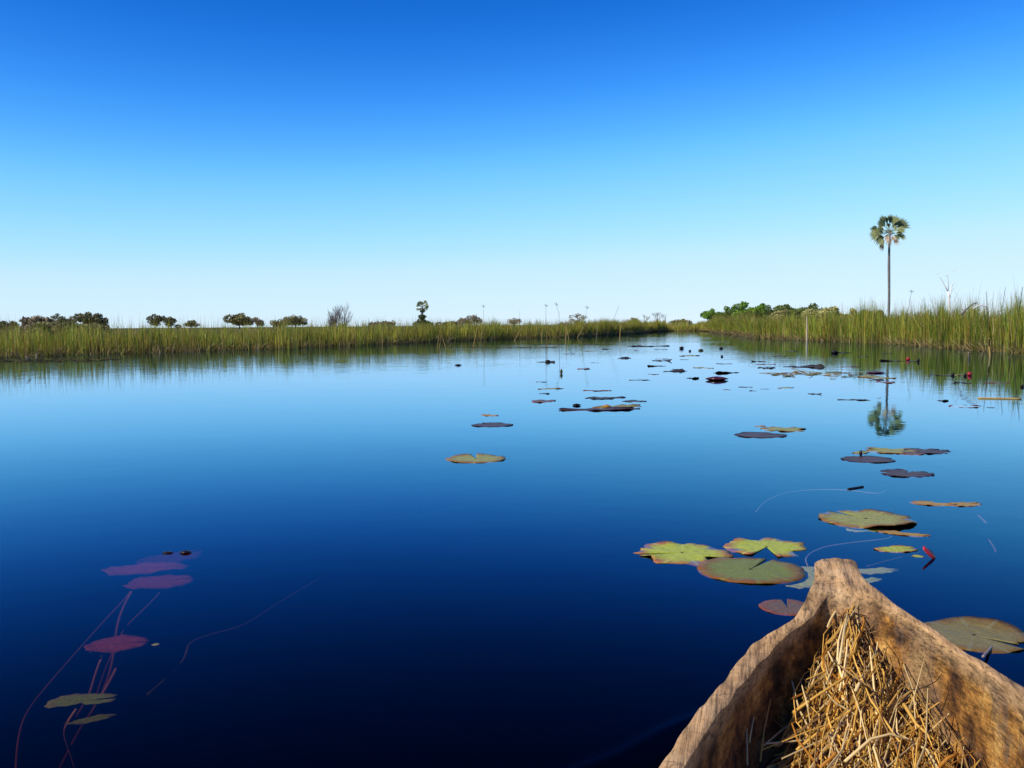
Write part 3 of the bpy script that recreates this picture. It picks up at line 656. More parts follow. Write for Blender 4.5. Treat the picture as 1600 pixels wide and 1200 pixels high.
# ------------------------------------------------------------------ water lilies
def pad_mesh(name, notch=0.10, ragged=0.02, bites=(), curl=0.0, curl_dir=0.0, dome=0.0, fold=None, seg=56, seed=0, hole=False):
    """unit lily leaf: slit to the middle, uneven rim, optional bites and lifted rim"""
    r0 = np.random.default_rng(seed); V = []; F = []
    rings = [0.04, 0.35, 0.65, 0.86, 1.0]
    ph = r0.uniform(0, 6.28, 4)
    def pt(k, rr, low):
        a = notch + (2 * math.pi - 2 * notch) * k / seg
        rad = 1 + ragged * (math.sin(3 * a + ph[0]) + 0.7 * math.sin(7 * a + ph[1]) + 0.6 * math.sin(17 * a + ph[2]))
        if rr > 0.5: rad += ragged * 0.5 * r0.normal()
        for (ba, bw, bd) in bites:
            dlt = abs((a - ba + math.pi) % (2 * math.pi) - math.pi)
            if dlt < bw: rad -= bd * (1 - (dlt / bw) ** 2)
        x, y = math.cos(a) * rr * rad, math.sin(a) * rr * rad
        z = (0.022 * math.sin(3 * a + ph[3]) + 0.014 * math.sin(7 * a + ph[0]) + 0.010 * math.sin(13 * a + ph[1])) * rr ** 3 * (1 if ragged > 0.015 else 0.55)
        cd = math.cos(a - curl_dir)
        z += curl * max(0, cd) ** 3 * max(0, rr - 0.45) ** 1.5 / 0.4 + dome * (1 - rr * rr)
        if fold is not None:
            s = x * math.cos(fold) + y * math.sin(fold)
            if s > 0: z += s * 0.8; x -= math.cos(fold) * s * 0.75; y -= math.sin(fold) * s * 0.75
        return (x, y, z + 0.014 - (0.022 if low else 0))
    for low in (False, True):
        r0 = np.random.default_rng(seed + 1)
        for rr in rings:
            for k in range(seg + 1): V.append(pt(k, rr, low))
    st = seg + 1; half = len(rings) * st
    for i in range(len(rings) - 1):
        for k in range(seg):
            a = i * st + k
            F.append((a, a + st, a + st + 1, a + 1)); F.append((half + a, half + a + 1, half + a + st + 1, half + a + st))
    o = (len(rings) - 1) * st
    for k in range(seg): F.append((o + k, half + o + k, half + o + k + 1, o + k + 1))
    for i in range(len(rings) - 1):
        a = i * st; F.append((a, half + a, half + a + st, a + st)); a += seg; F.append((a, a + st, half + a + st, half + a))
    me = bpy.data.meshes.new(name); me.from_pydata(V, [], F); me.polygons.foreach_set('use_smooth', [True] * len(F)); me.update()
    return me
pad_cache = {}
def pad(label, x, y, hw, kind, z=0.0, rot=0.0, squash=1.0, group='lily pads', parent=None, name='lily_pad', tilt=0.0, **kw):
    """hw: half width in photo pixels; the pad lies on the water where that pixel meets it"""
    c = at_z(x, y, z); dist = float((Vector(c) - cam.location) @ CAM_F)
    R = hw / FOC * dist
    key = (kind, tuple(sorted((k, tuple(v) if isinstance(v, (list, tuple)) else v) for k, v in kw.items())))
    if key not in pad_cache:
        me = pad_mesh('lily_pad', **kw); me.materials.append(PAD[kind]); pad_cache[key] = me
    o = bpy.data.objects.new(name, pad_cache[key]); COL.objects.link(o)
    o.location = c; o.scale = (R, R * squash, R); o.rotation_euler = (tilt, 0, rot)
    if parent:
        o.parent = parent; o.location = Vector(c) - parent.location
    else: tag(o, label, 'lily pad', group)
    return o
G1 = 'lily pads near the canoe'
pad('large whole olive lily pad touching the canoe prow', 1173, 891, 82, 'olive', rot=0.95, notch=0.07, ragged=0.006, seed=3, dome=0.01, group=G1)
pad('ragged yellow-green lily pad at the left of three', 1066, 864, 72, 'lime', rot=3.3, ragged=0.05, bites=((2.2, .35, .35), (0.4, .25, .2), (4.4, .3, .25)), seed=4, group=G1)
pad('yellow-green lily pad with reddish rim, behind the olive one', 1198, 855, 63, 'lime', rot=4.4, ragged=0.05, bites=((1.2, .3, .4), (3.6, .25, .25)), notch=.3, seed=5, group=G1)
pad('dull red lily pad half hidden by the canoe side', 1230, 949, 43, 'red', rot=1.4, ragged=0.008, seed=6, group=G1)
pad('large brownish green lily pad right of the canoe', 1522, 993, 80, 'grey', rot=5.4, ragged=0.012, curl=0.10, curl_dir=1.6, bites=((0.2, .2, .25),), seed=7, group=G1)
pad('olive brown blotched lily pad beyond the prow', 1353, 811, 72, 'tan', rot=2.0, ragged=0.02, curl=0.05, curl_dir=3.0, seed=8, group=G1)
pad('bright green narrow lily leaf beside the red leaf', 1401, 858, 35, 'lime', rot=0.15, squash=0.62, ragged=0.03, seed=9, group=G1)
pad('tiny green leaf lobe under the red curled leaf', 1434, 869, 9, 'lime', rot=0.5, seed=9, ragged=0.03, group=G1)
pad('orange dying lily leaf awash below the blotched pad', 1412, 834, 38, 'orange', rot=-0.5, squash=0.35, ragged=0.04, seed=10, group=G1)
pad('pale blue-grey drowned leaf left of the orange one', 1352, 828, 30, 'sunkpale', z=-0.012, squash=0.5, ragged=0.04, seed=11, group=G1)
pad('orange decaying lily pad, left of a joined pair', 1458, 787, 33, 'orange', rot=-0.35, squash=0.55, ragged=0.05, bites=((1, .5, .3),), seed=12, group=G1)
pad('orange-green decaying lily pad, right of a joined pair', 1507, 788, 29, 'orange', rot=0.3, squash=0.6, ragged=0.04, seed=13, group=G1)
pad('flat purple-brown lily pad nearest below the palm reflection', 1416, 740, 40, 'purple', rot=1, seed=14, ragged=0.02, group=G1)
pad('purple-brown lily pad just under the brown cluster', 1356, 718, 40, 'purple', rot=2.5, seed=15, ragged=0.015, group=G1)
pad('olive-brown lily pad in the cluster under the palm reflection', 1392, 704, 38, 'tan', rot=2.5, seed=16, ragged=0.04, bites=((5, .4, .4),), group=G1)
pad('brown lily pad at the right end of that cluster', 1448, 705, 34, 'purple', rot=0.5, seed=17, ragged=0.02, group=G1)
pad('small reddish lily pad joining the cluster pads', 1420, 708, 24, 'red', rot=0.9, seed=18, ragged=0.05, group=G1)
pad('thin pale lily leaf at the left of that cluster', 1345, 707, 22, 'tan', rot=0.9, squash=.5, seed=19, ragged=0.04, group=G1)
pad('dark lily pad in front of a mottled one', 1188, 680, 40, 'purple', rot=0.2, seed=20, ragged=0.012, group=G1)
pad('mottled olive and maroon lily pad behind the dark one', 1226, 671, 34, 'tan', rot=4, seed=21, ragged=0.05, bites=((2, .3, .3),), group=G1)
pad('tiny tan leaf scrap left of the mottled pad', 1188, 666, 12, 'orange', rot=4, seed=22, ragged=0.05, squash=.6, group=G1)
pad('yellow-olive round lily pad alone in mid water', 744, 717, 47, 'tan', rot=1.7, seed=23, ragged=0.014, curl=0.03, curl_dir=0, group=G1)
pad('purplish lily pad above the yellow-olive one', 769, 664, 33, 'purple', rot=2.2, seed=24, ragged=0.012, group=G1)
pad('small brown curled lily pad above the purplish one', 765, 649, 18, 'orange', rot=2.2, squash=.6, seed=25, ragged=0.05, group=G1)
pad('thin brown lily pad left of the mid cluster', 849, 627, 29, 'red', rot=1.2, squash=.6, seed=26, ragged=0.04, group=G1)
pad('long dark lily pad at the front of mid cluster', 936, 640, 64, 'purple', rot=3.2, squash=.35, seed=27, ragged=0.03, group=G1)
pad('brownish lily pad with crumpled leaf on it', 966, 636, 42, 'tan', rot=0.4, squash=.5, seed=28, ragged=0.04, curl=.03, curl_dir=1, group=G1)
pad('grey lily pad at the back of mid cluster', 946, 622, 34, 'dark', rot=0.4, squash=.6, seed=29, ragged=0.03, group=G1)
pad('small grey lily pad at the right of mid cluster', 991, 627, 19, 'dark', rot=2.4, seed=30, ragged=0.02, group=G1)
ring = pad('lily pad with a raised red rim and dark middle', 1509, 635, 25, 'red', rot=1, seed=31, ragged=0.02, dome=-0.10, group=G1)
pad('pale drowned lily leaf under the prow, left side', 1246, 907, 42, 'sunkpale', z=-0.012, rot=2, seed=32, ragged=0.05, group=G1)
pad('greenish drowned lily leaf just left of the prow', 1270, 893, 32, 'sunkpale', z=-0.012, rot=1, seed=33, ragged=0.04, group=G1)
pad('long pale drowned leaf right of the prow', 1368, 892, 42, 'sunkpale', z=-0.012, rot=0.1, squash=.35, seed=34, ragged=0.07, bites=((0, .4, .5),), group=G1)
pad('small pale drowned leaf tip right of the prow', 1358, 907, 24, 'sunkpale', z=-0.012, rot=0.5, squash=.5, seed=35, ragged=0.05, group=G1)
# the scatter of far pads: (x0, x1, y) on the photograph
FAR = [(980, 1046, 541), (990, 1001, 548), (1023, 1044, 546), (1054, 1100, 556), (1012, 1056, 564), (1024, 1046, 561), (1060, 1078, 562),
       (1011, 1039, 572), (1048, 1070, 577), (1079, 1118, 575), (1034, 1076, 580.5), (1010, 1032, 585), (983, 1016, 594), (1064, 1102, 591),
       (1118, 1143, 568.5), (1152, 1165, 564), (1168, 1202, 565), (1180, 1212, 569.5), (1168, 1228, 575), (1228, 1288, 573.5), (1206, 1230, 557),
       (1242, 1258, 562), (1113, 1156, 582.5), (1128, 1144, 609), (1153, 1176, 605), (1169, 1183, 611), (1188, 1202, 608), (1211, 1244, 606),
       (1257, 1289, 616), (1315, 1343, 573), (1337, 1359, 557), (1375, 1410, 564), (1412, 1444, 564.5), (1333, 1404, 590), (1358, 1384, 594), (1357, 1411, 597.5),
       (1310, 1358, 625), (1457, 1490, 626), (1452, 1486, 586.5), (1486, 1520, 586), (1484, 1523, 598), (1538, 1576, 598), (1540, 1556, 637),
       (837, 870, 566), (881, 901, 553), (910, 932, 549), (940, 956, 545.5), (891, 935, 576.5), (922, 936, 567), (960, 992, 560), (836, 857, 597),
       (839, 882, 607.5), (840, 861, 615), (911, 955, 610.5), (1225, 1250, 549), (1300, 1330, 551), (1375, 1394, 552)]
pv = [dict(ragged=0.03, seed=51), dict(ragged=0.05, seed=52, curl=0.12, curl_dir=1.0), dict(ragged=0.04, seed=53, bites=((2, .4, .4),))]
def zone(x, y):
    if x < 960: return 'before the standing reeds' if y < 580 else 'above the mid cluster of pads'
    if x < 1110: return 'scattered left of the maroon leaf' if y > 565 else 'in the farthest mid-channel scatter'
    if x < 1300: return 'between maroon leaf and palm reflection' if y > 580 else 'before the right reeds bend'
    return 'around the palm trunk reflection' if x < 1450 else 'near the right reeds and red buds'
far_specs = []
for i, (x0, x1, y) in enumerate(FAR):
    hw = (x1 - x0) / 2; size = 'long thin' if hw > 18 else ('small thin' if hw > 10 else 'tiny')
    kd = ['dark', 'dark', 'purple', 'tan', 'dark', 'red'][i % 6]; cw = {'dark': 'dark', 'purple': 'purplish', 'tan': 'tan', 'red': 'reddish'}[kd]
    far_specs.append([f'{size} {cw} lily pad {zone(x0, y)}', i, (x0 + x1) / 2, y, hw, kd, zone(x0, y)])
for lab in {f[0] for f in far_specs}:
    same = sorted([f for f in far_specs if f[0] == lab], key=lambda f: f[2])
    order = {2: ['left', 'right'], 3: ['left', 'middle', 'right'], 4: ['leftmost', 'second from left', 'third from left', 'rightmost']}.get(len(same))
    if order:
        for f, w in zip(same, order): f[0] = lab + ', ' + w + (' of two' if len(same) == 2 else '')
for lab, i, xc, y, hw, kd, z_ in far_specs:
    pad(lab, xc, y, hw, kd, rot=i * 1.3, squash=0.75 if hw < 16 else 0.45, group='far lily pads ' + z_, **pv[i % 3])

# buds, curled leaves, flowers
def blob(name, label, x, y, w_px, h_px, material, cat, tilt=0.0, lift=0.0, pts=None, seed=0, group=None):
    """a closed bud or crumpled leaf: a lobed, pointed body of its own depth"""
    c = at_z(x, y); d = c[1]; w = w_px / FOC * d / 2; h = h_px / FOC * d
    V = []; F = []; nr, ns = 7, 10; r0 = random.Random(seed)
    for i in range(nr + 1):
        t = i / nr; rad = math.sin(math.pi * min(1, t * 0.93 + 0.05)) ** 0.8
        for k in range(ns):
            a = 2 * math.pi * k / ns; lob = 1 + 0.16 * math.cos(4 * a + t * 2) + r0.uniform(-.07, .07)
            V.append((math.cos(a) * w * rad * lob + tilt * h * t, math.sin(a) * w * 0.8 * rad * lob, -0.15 * h + h * 1.15 * t))
    for i in range(nr):
        for k in range(ns): F.append((i * ns + k, i * ns + (k + 1) % ns, (i + 1) * ns + (k + 1) % ns, (i + 1) * ns + k))
    F.append(tuple(range(ns))[::-1]); F.append(tuple(range(nr * ns, nr * ns + ns)))
    o = mesh_obj(name, V, F, material, None, True); o.location = c
    return tag(o, label, cat, group)
G_BUD = 'lily buds and curled leaves above the water'
for s in [
    ('lily_bud', 'dark lily bud in far mid channel', 1065, 545, 7, 3.8, M_bud, 'bud'),
    ('lily_bud', 'small dark bud right of the far mid-channel bud', 1078, 549, 4, 2.6, M_bud, 'bud'),
    ('lily_bud', 'small black bud before the bush reflection', 1128, 557.5, 4, 2.8, M_bud, 'bud'),
    ('lily_bud', 'dark bud left of the bush reflection', 1127, 545, 6, 3, M_bud, 'bud'),
    ('curled_leaf', 'brown curled leaf left of the bush reflection', 1095, 548, 8, 3, M_algae, 'leaf'),
    ('curled_leaf', 'black curled leaf before the right reeds', 1304, 552, 11, 4.5, M_bud, 'leaf'),
    ('curled_leaf', 'brown upright curled leaf left of mid channel', 877, 584, 4, 8, M_algae, 'leaf'),
    ('curled_leaf', 'black curled leaf tip near the standing reeds', 856, 566, 8, 4, M_bud, 'leaf'),
    ('curled_leaf', 'small black floating leaf left of the standing reeds', 716, 571, 10, 2.2, M_bud, 'leaf'),
    ('curled_leaf', 'large glossy maroon curled leaf in mid channel', 1120, 594, 34, 6, M_maroon, 'leaf'),
    ('curled_leaf', 'dark brown raised leaf left of the palm reflection', 1368, 583, 28, 3, M_maroon, 'leaf'),
    ('lily_flower', 'round red lily flower left of the black bird-like bud', 1419, 563, 6.5, 5, M_red, 'flower'),
    ('lily_bud', 'upright black bud right of the red flower', 1435, 565, 4, 6, M_bud, 'bud'),
    ('lily_flower', 'large red lily flower at the right before reeds', 1515, 587, 7.5, 6, M_red, 'flower'),
    ('lily_bud', 'dark bud touching the large red flower', 1508, 588, 5, 5, M_bud, 'bud'),
    ('lily_bud', 'dark bud between two reddish pads at right', 1489, 587, 5, 5, M_bud, 'bud'),
    ('lily_bud', 'dark bud at the right picture edge', 1597, 605, 6, 4, M_bud, 'bud'),
    ('lily_bud', 'dark bud on the left of the mid cluster', 901, 634, 13, 3.5, M_bud, 'bud'),
    ('curled_leaf', 'orange crumpled leaf on the reddish mid pad', 948, 637, 13, 5, plain_mat('orange_leaf', (0.36, 0.16, 0.03), 0.6), 'leaf'),
    ('curled_leaf', 'small dark curl standing on the brown cluster', 1345, 712, 5, 9, M_bud, 'leaf'),
    ('curled_leaf', 'left of two black wet leaf tips at left', 262, 864, 17, 2.5, M_bud, 'leaf'),
    ('curled_leaf', 'right of two black wet leaf tips at left', 290, 864, 18, 4, M_bud, 'leaf'),
]:
    blob(*s, seed=int(s[2]), group=G_BUD)
# the red folded leaf beside the prow: two lifted halves
c0 = at_z(1448, 872); s_ = c0[1] / FOC
Vr = []; Fr = []
for i, t in enumerate(np.linspace(0, 1, 7)):
    wv = math.sin(math.pi * (0.12 + 0.80 * t)) * 9 * s_
    cx, cz = (-6 + 20 * t) * s_, (17 - 19 * t) * s_
    Vr += [(cx - wv * .5, -wv * 0.9, cz - 2 * s_), (cx, 0, cz + 2.5 * s_), (cx + wv * .75, wv * 0.5, cz + 1.5 * s_), (cx, 0.004, cz - 1 * s_)]
for i in range(6):
    for k in range(4): Fr.append((i * 4 + k, i * 4 + (k + 1) % 4, i * 4 + 4 + (k + 1) % 4, i * 4 + 4 + k))
Fr += [(3, 2, 1, 0), (24, 25, 26, 27)]
o = mesh_obj('folded_leaf', Vr, Fr, M_red, None, True); o.location = c0; tag(o, 'crimson folded lily leaf standing up right of the prow', 'leaf')

# floating straw and thin strands
def strand(name, label, pix, z, r, material, cat='strand', group=None):
    pts = [at_z(x, y, z if not hasattr(z, '__len__') else z[i]) for i, (x, y) in enumerate(pix)]
    # smooth the polyline
    P = np.array(pts); t = np.linspace(0, len(P) - 1, (len(P) - 1) * 5 + 1); Ps = np.stack([np.interp(t, range(len(P)), P[:, j]) for j in range(3)], -1)
    for _ in range(3): Ps[1:-1] = (Ps[:-2] + 2 * Ps[1:-1] + Ps[2:]) / 4
    b = Ps[0].copy(); v, f = tube([q - b for q in Ps], r, 6)
    o = mesh_obj(name, v, f, material, None, True); o.location = b
    return tag(o, label, cat, group)
strand('floating_strand', 'thin pale stem arching on the water beyond blotched pad', [(1181, 800), (1195, 783), (1225, 770), (1265, 765), (1320, 765), (1375, 772), (1385, 766)], -0.008, 0.0022, M_palestem, 'strand')
strand('floating_strand', 'pinkish curved stem looping behind the prow', [(1262, 884), (1258, 874), (1266, 864), (1290, 854), (1330, 848), (1388, 842), (1394, 838)], -0.008, 0.0028, M_palestem, 'strand')
strand('floating_strand', 'dull stem trailing from the red leaf to the prow', [(1355, 885), (1395, 874), (1440, 862)], -0.02, 0.0026, M_algae, 'strand')
strand('floating_strand', 'pale stem poking from under the large brownish pad', [(1536, 1026), (1545, 1016), (1556, 1004)], [0.02, 0.005, -0.01], 0.004, M_palestem, 'strand')
strand('floating_twig', 'short dark twig floating by the pale arch', [(1325, 764), (1337, 762), (1349, 760)], 0.003, 0.005, M_bud, 'twig')
strand('floating_reed', 'yellow broken reed floating at the right edge', [(1528, 622), (1560, 622.5), (1596, 623)], 0.006, 0.010, plain_mat('wet_straw', (0.42, 0.28, 0.10)), 'reed')
strand('drowned_strand', 'faint drowned stem right of the orange pads', [(1525, 802), (1541, 817)], -0.05, 0.005, M_palestem, 'strand')
strand('drowned_strand', 'faint curved drowned stem far right', [(1545, 843), (1553, 855), (1556, 862)], -0.06, 0.004, M_palestem, 'strand')
def litter(name, label, x0, x1, y, n_, seed, spread=0.10, cols=(YS, BS, PS)):
    r0 = np.random.default_rng(seed); a = at_z(x0, y); b = at_z(x1, y); parts = []; cc = []
    for i in range(n_):
        t = r0.random(); q = a + (b - a) * t + np.array([0, r0.normal(0, spread), 0]); an = r0.normal(0, 0.5); ln = r0.uniform(0.06, 0.28)
        dv = np.array([math.cos(an), math.sin(an), r0.normal(0, 0.12)]) * ln
        v, f = tube([q - a - dv / 2 + np.array([0, 0, .004]), q - a + np.array([0, 0, .012]), q - a + dv / 2 + np.array([0, 0, .006])], 0.0045, 4); parts.append((v, f)); cc += [cols[i % len(cols)]] * len(v)
    v, f = joined(parts); o = mesh_obj(name, v, f, M_reed, None, False, np.array(cc)); o.location = a
    return tag(o, label, 'plant litter', kind='stuff')
litter('floating_litter', 'raft of floating yellow straw before the right reeds', 1200, 1345, 584, 60, 1, spread=0.6, cols=(YS, (.4, .2, .08), GS))
litter('floating_litter', 'line of floating debris at the foot of standing reeds', 690, 870, 543, 120, 2, 0.25, cols=(BS, GS, (.2, .15, .07)))
litter('floating_litter', 'green and brown debris right of the standing reeds', 830, 960, 538, 140, 3, 0.5, cols=(BS, GS, LG, (.2, .15, .07)))
litter('floating_litter', 'dark floating mat along the left bank', -60, 170, 563, 420, 4, 0.55, cols=(BS, (.05, .04, .02), GS, (.10, .08, .04)))

# drowned lily plant at lower left
root0 = at_z(120, 1150, -0.6); lily = empty('drowned_lily', root0)
tag(lily, 'drowned lily plant with red leaves and long stems, lower left', 'water lily')
def lp(x, y, hw, kind, z, **kw): pad(None, x, y, hw, kind, z=z, parent=lily, name='leaf', **kw)
lp(229, 888, 64, 'sunkred', -0.085, rot=0.2, squash=0.55, ragged=0.03, seed=61)
lp(251, 909, 51, 'sunkred', -0.10, rot=0.4, squash=0.85, ragged=0.03, bites=((1.6, .25, .3),), seed=62)
lp(184, 1006, 48, 'sunkred', -0.085, rot=0.2, squash=0.80, ragged=0.02, seed=63)
lp(268, 872, 58, 'sunkred', -0.20, rot=1, squash=.6, ragged=0.04, seed=64)
lp(128, 1096, 52, 'sunkgreen', -0.06, rot=0.25, squash=.5, tilt=0.12, ragged=0.04, bites=((4.7, 1.0, .75),), seed=65)
lp(144, 1124, 38, 'sunkgreen', -0.09, rot=0.5, squash=.25, tilt=0.08, ragged=0.03, seed=66)
lp(160, 1017, 20, 'orange', -0.09, rot=0.1, squash=.4, ragged=0.03, seed=67)
lp(243, 1007, 6, 'lime', -0.02, rot=0.1, ragged=0.03, seed=68)
def stem_part(pix, zs, r=0.005, m=M_stem):
    pts = [at_z(x, y, z) - root0 for (x, y), z in zip(pix, zs)]
    v, f = tube(pts, r, 6); mesh_obj('stem', v, f, m, lily, True)
def smooth_path(pix):
    P = np.array(pix, float); t = np.linspace(0, len(P) - 1, 4 * (len(P) - 1) + 1)
    S = np.stack([np.interp(t, range(len(P)), P[:, j]) for j in range(3)], -1)
    for _ in range(4): S[1:-1] = (S[:-2] + 2 * S[1:-1] + S[2:]) / 4
    return S
def stem_curve(pix, r, m=M_stem):                   # (x, y, depth)
    S = smooth_path(pix); stem_part([(x, y) for x, y, _ in S], [z - 0.06 for _, _, z in S], r * 1.35, m)
stem_curve([(220, 905, -.04), (206, 925, -.06), (190, 955, -.09), (182, 985, -.12), (180, 1015, -.16), (172, 1055, -.2), (156, 1095, -.24), (128, 1135, -.3), (112, 1165, -.34), (92, 1205, -.4)], 0.0045)
stem_curve([(262, 912, -.04), (250, 927, -.06), (225, 953, -.09), (195, 980, -.13), (180, 1010, -.17), (163, 1050, -.22), (150, 1090, -.26)], 0.0028)
stem_curve([(214, 912, -.05), (196, 936, -.07), (168, 965, -.09), (128, 1010, -.12), (82, 1062, -.15), (48, 1103, -.18), (34, 1130, -.2), (27, 1165, -.23), (25, 1205, -.26)], 0.0028)
stem_curve([(196, 1010, -.04), (190, 1028, -.07), (178, 1055, -.11), (160, 1086, -.15), (140, 1120, -.22)], 0.0048)
stem_curve([(166, 1012, -.04), (158, 1030, -.08), (148, 1058, -.12), (141, 1085, -.15), (120, 1120, -.22)], 0.0036)
stem_curve([(120, 1108, -.07), (98, 1140, -.12), (108, 1165, -.18), (120, 1205, -.26)], 0.004)
strand('drowned_weed', 'faint brown drowned weed right of the red leaves', [(500, 905), (440, 940), (380, 980), (330, 992), (295, 1005), (290, 1030), (262, 1060), (232, 1085)], -0.20, 0.006, M_algae, 'weed')

# ------------------------------------------------------------------ the dugout canoe
def sheer(t, zg): return zg + (ZB - zg) * (1 - float(sstep(0.06, 0.50, t)))
def boat_pt(pl, zg, sgn):
    out = []
    for q in pl:
        z = zg
        for _ in range(4):
            w = at_z(*q, z) - B; t = w @ AX; z = sheer(t, zg)
        out.append((t, sgn * (w @ LN)))
    return np.array(sorted(out))
ZL, ZR = 0.285, 0.305
LO = boat_pt([(1274, 870), (1273, 898), (1257, 925), (1224, 953), (1181, 991), (1127, 1061), (1090, 1112), (1028, 1198)], ZL, 1)
LI = boat_pt([(1308, 912), (1290, 922), (1268, 936), (1248, 962), (1226, 990), (1165, 1061), (1125, 1120), (1075, 1196)], ZL, 1)
RO = boat_pt([(1338, 872), (1341, 890), (1356, 907), (1397, 930), (1424, 949), (1450, 971), (1487, 997), (1525, 1027), (1562, 1046), (1600, 1071)], ZR, -1)
RI = boat_pt([(1332, 912), (1352, 918), (1379, 937), (1416, 956), (1446, 981), (1487, 1012), (1525, 1037), (1562, 1061), (1600, 1091)], ZR, -1)
TMAX = 5.4
def width_fn(tab, wide, t_in=None):
    t = tab[:, 0]; w = tab[:, 1]; tl, wl = t[-1], w[-1]
    ext_t = [tl, 1.6, 2.4, 3.6, 4.6, TMAX]; ext_w = [wl, max(wl, wide * .97), wide, wide * .95, wide * .7, wide * .25]
    def fn(x):
        if x <= tl - 0.05: return float(np.mean(np.interp(x + np.linspace(-.05, .05, 9), t, w)) if x > 0.07 else np.interp(x, t, w))
        if x <= tl: return float(np.interp(x, t, w))
        return float(np.interp(x, ext_t, ext_w))
    return fn
fLO, fLI, fRO, fRI = width_fn(LO, .35), width_fn(LI, .31), width_fn(RO, .36), width_fn(RI, .335)
T0I = max(LI[0, 0], RI[0, 0]) + 0.005                              # where the hollow starts
ts = np.concatenate([np.linspace(-0.004, 0.02, 4), np.arange(0.03, 1.35, 0.0125), np.arange(1.36, TMAX, 0.06)])
NI = 40                                             # points across the inside
NO = 22                                             # points across the outside
rows = []; rings_mask = []
for t in ts:
    zl = sheer(t, ZL); zr = sheer(t, ZR)
    wl, wr = fLO(max(t, 0)), fRO(max(t, 0))
    cav = float(sstep(T0I, T0I + 0.26, t))
    li = min(fLI(t) + 0.12 * (wl - fLI(t)), wl - 0.012) if t > T0I else lerp(-.005, wl * 0.5, 0.3); ri = min(fRI(t), wr - 0.010) if t > T0I else wr * 0.35
    li = max(li, 0.012); ri = max(ri, 0.012)
    nose = 0.72 if t < 0 else (0.72 + 0.28 * min(1, t / 0.018))
    wl *= nose; wr *= nose
    floor = lerp(min(zl, zr) - 0.03, 0.035, cav ** 0.8)
    keel = lerp(0.20, -0.15, float(sstep(-0.05, 0.9, t))) if t < 4.4 else lerp(-0.15, 0.1, (t - 4.4))
    ring = []; cr_ = float(sstep(T0I, T0I + 0.07, t))
    def rim_z(z0, s): return z0 - 0.004 * max(0, 1 - 2 * s) ** 6 - 0.003 * cr_ * max(0, 2 * s - 1) ** 6 - (0.012 if t < 0 else 0)
    for k in range(8):                              # rim left: outer -> inner
        s = k / 7; ring.append((lerp(wl, li, s), rim_z(zl, s), 1.0, 0.0))
    for k in range(1, NI):
        ph = math.pi * k / NI; cx = math.copysign(abs(math.cos(ph)) ** 0.42, math.cos(ph)); s = 0.5 - 0.5 * cx
        x = lerp(li, -ri, lerp(k / NI, s, cr_)); e = abs(2 * k / NI - 1); dp = math.sin(ph) ** 0.75
        top = lerp(zl, zr, s) - 0.004 * cr_ - (0.012 if t < 0 else 0)
        ring.append((x, lerp(top, lerp(top, floor, cr_), dp) + 0.003 * (1 - cr_) * (1 - e * e), 1 - cr_, cr_))
    for k in range(8):
        s = 1 - k / 7; ring.append((lerp(-wr, -ri, s), rim_z(zr, s), 1.0, 0.0))
    for k in range(1, NO):
        s = k / NO; a = math.pi * s
        x = lerp(-wr, wl, 0.5 - 0.5 * math.copysign(abs(math.cos(a)) ** 0.62, math.cos(a))); top = lerp(zr, zl, s) - 0.016
        z = lerp(top, keel, math.sin(a) ** 0.62)
        ring.append((x, z, 0.0, 0.0))
    rows.append(ring)
nr = len(rows[0]); V = []; mk = []
for t, ring in zip(ts, rows):
    for (x, z, rim, inn) in ring:
        q = B + AX * t + LN * x; q = Vector((q[0], q[1], z))
        lo = Vector((t * 3.0, x * 9, z * 9))
        n1_ = noise.noise(lo * 1.6 + Vector((5, 2, 1))); n2_ = noise.noise(lo * 5.0); n3_ = noise.noise(Vector((t * 30, x * 40, z * 40)))
        amp = 0.0015 if rim > .5 else (0.010 * min(1, max(0.1, (0.29 - z) / 0.09)) if inn > .5 else 0.006)
        facet = noise.noise(Vector((t * 16, x * 5, z * 5))) ; facet = math.copysign(min(1, abs(facet) * 3), facet)
        q.z += amp * n1_ + 0.0015 * n2_ + 0.0010 * n3_ + 0.0022 * facet
        off = (0.0012 * n2_ + 0.0010 * facet + 0.001 * noise.noise(lo * 3.0 + Vector((9, 9, 9)))) * (1 if abs(x) > 0.03 else 0.3)
        q.x += LN[0] * off; q.y += LN[1] * off
        V.append(q); mk.append((rim, inn, min(1, max(0, t / 1.5))))
F = []
for i in range(len(ts) - 1):
    for k in range(nr):
        k2 = (k + 1) % nr
        F.append((i * nr + k, i * nr + k2, (i + 1) * nr + k2, (i + 1) * nr + k))
F.append(tuple(range(nr))); F.append(tuple(range((len(ts) - 1) * nr, len(ts) * nr))[::-1])
M_wood, n, l, p = mat('weathered_dugout_wood')
tc = n.new('ShaderNodeTexCoord')
mp = n.new('ShaderNodeMapping'); mp.inputs['Rotation'].default_value = (0, 0, AZ)
l.new(tc.outputs['Object'], mp.inputs[0])
st = n.new('ShaderNodeMapping'); st.inputs['Scale'].default_value = (1.0, 0.085, 1.0); l.new(mp.outputs[0], st.inputs[0])
gr = nd(n, 'ShaderNodeTexNoise', Scale=48.0, Detail=9.0, Roughness=0.7); l.new(st.outputs[0], gr.inputs['Vector'])
bl = nd(n, 'ShaderNodeTexNoise', Scale=9.0, Detail=7.0, Roughness=0.68); l.new(mp.outputs[0], bl.inputs['Vector'])
bl2 = nd(n, 'ShaderNodeTexNoise', Scale=4.5, Detail=6.0, Roughness=0.62, Distortion=0.6); l.new(mp.outputs[0], bl2.inputs['Vector'])
fine = nd(n, 'ShaderNodeTexNoise', Scale=170.0, Detail=6.0, Roughness=0.7); l.new(mp.outputs[0], fine.inputs['Vector'])
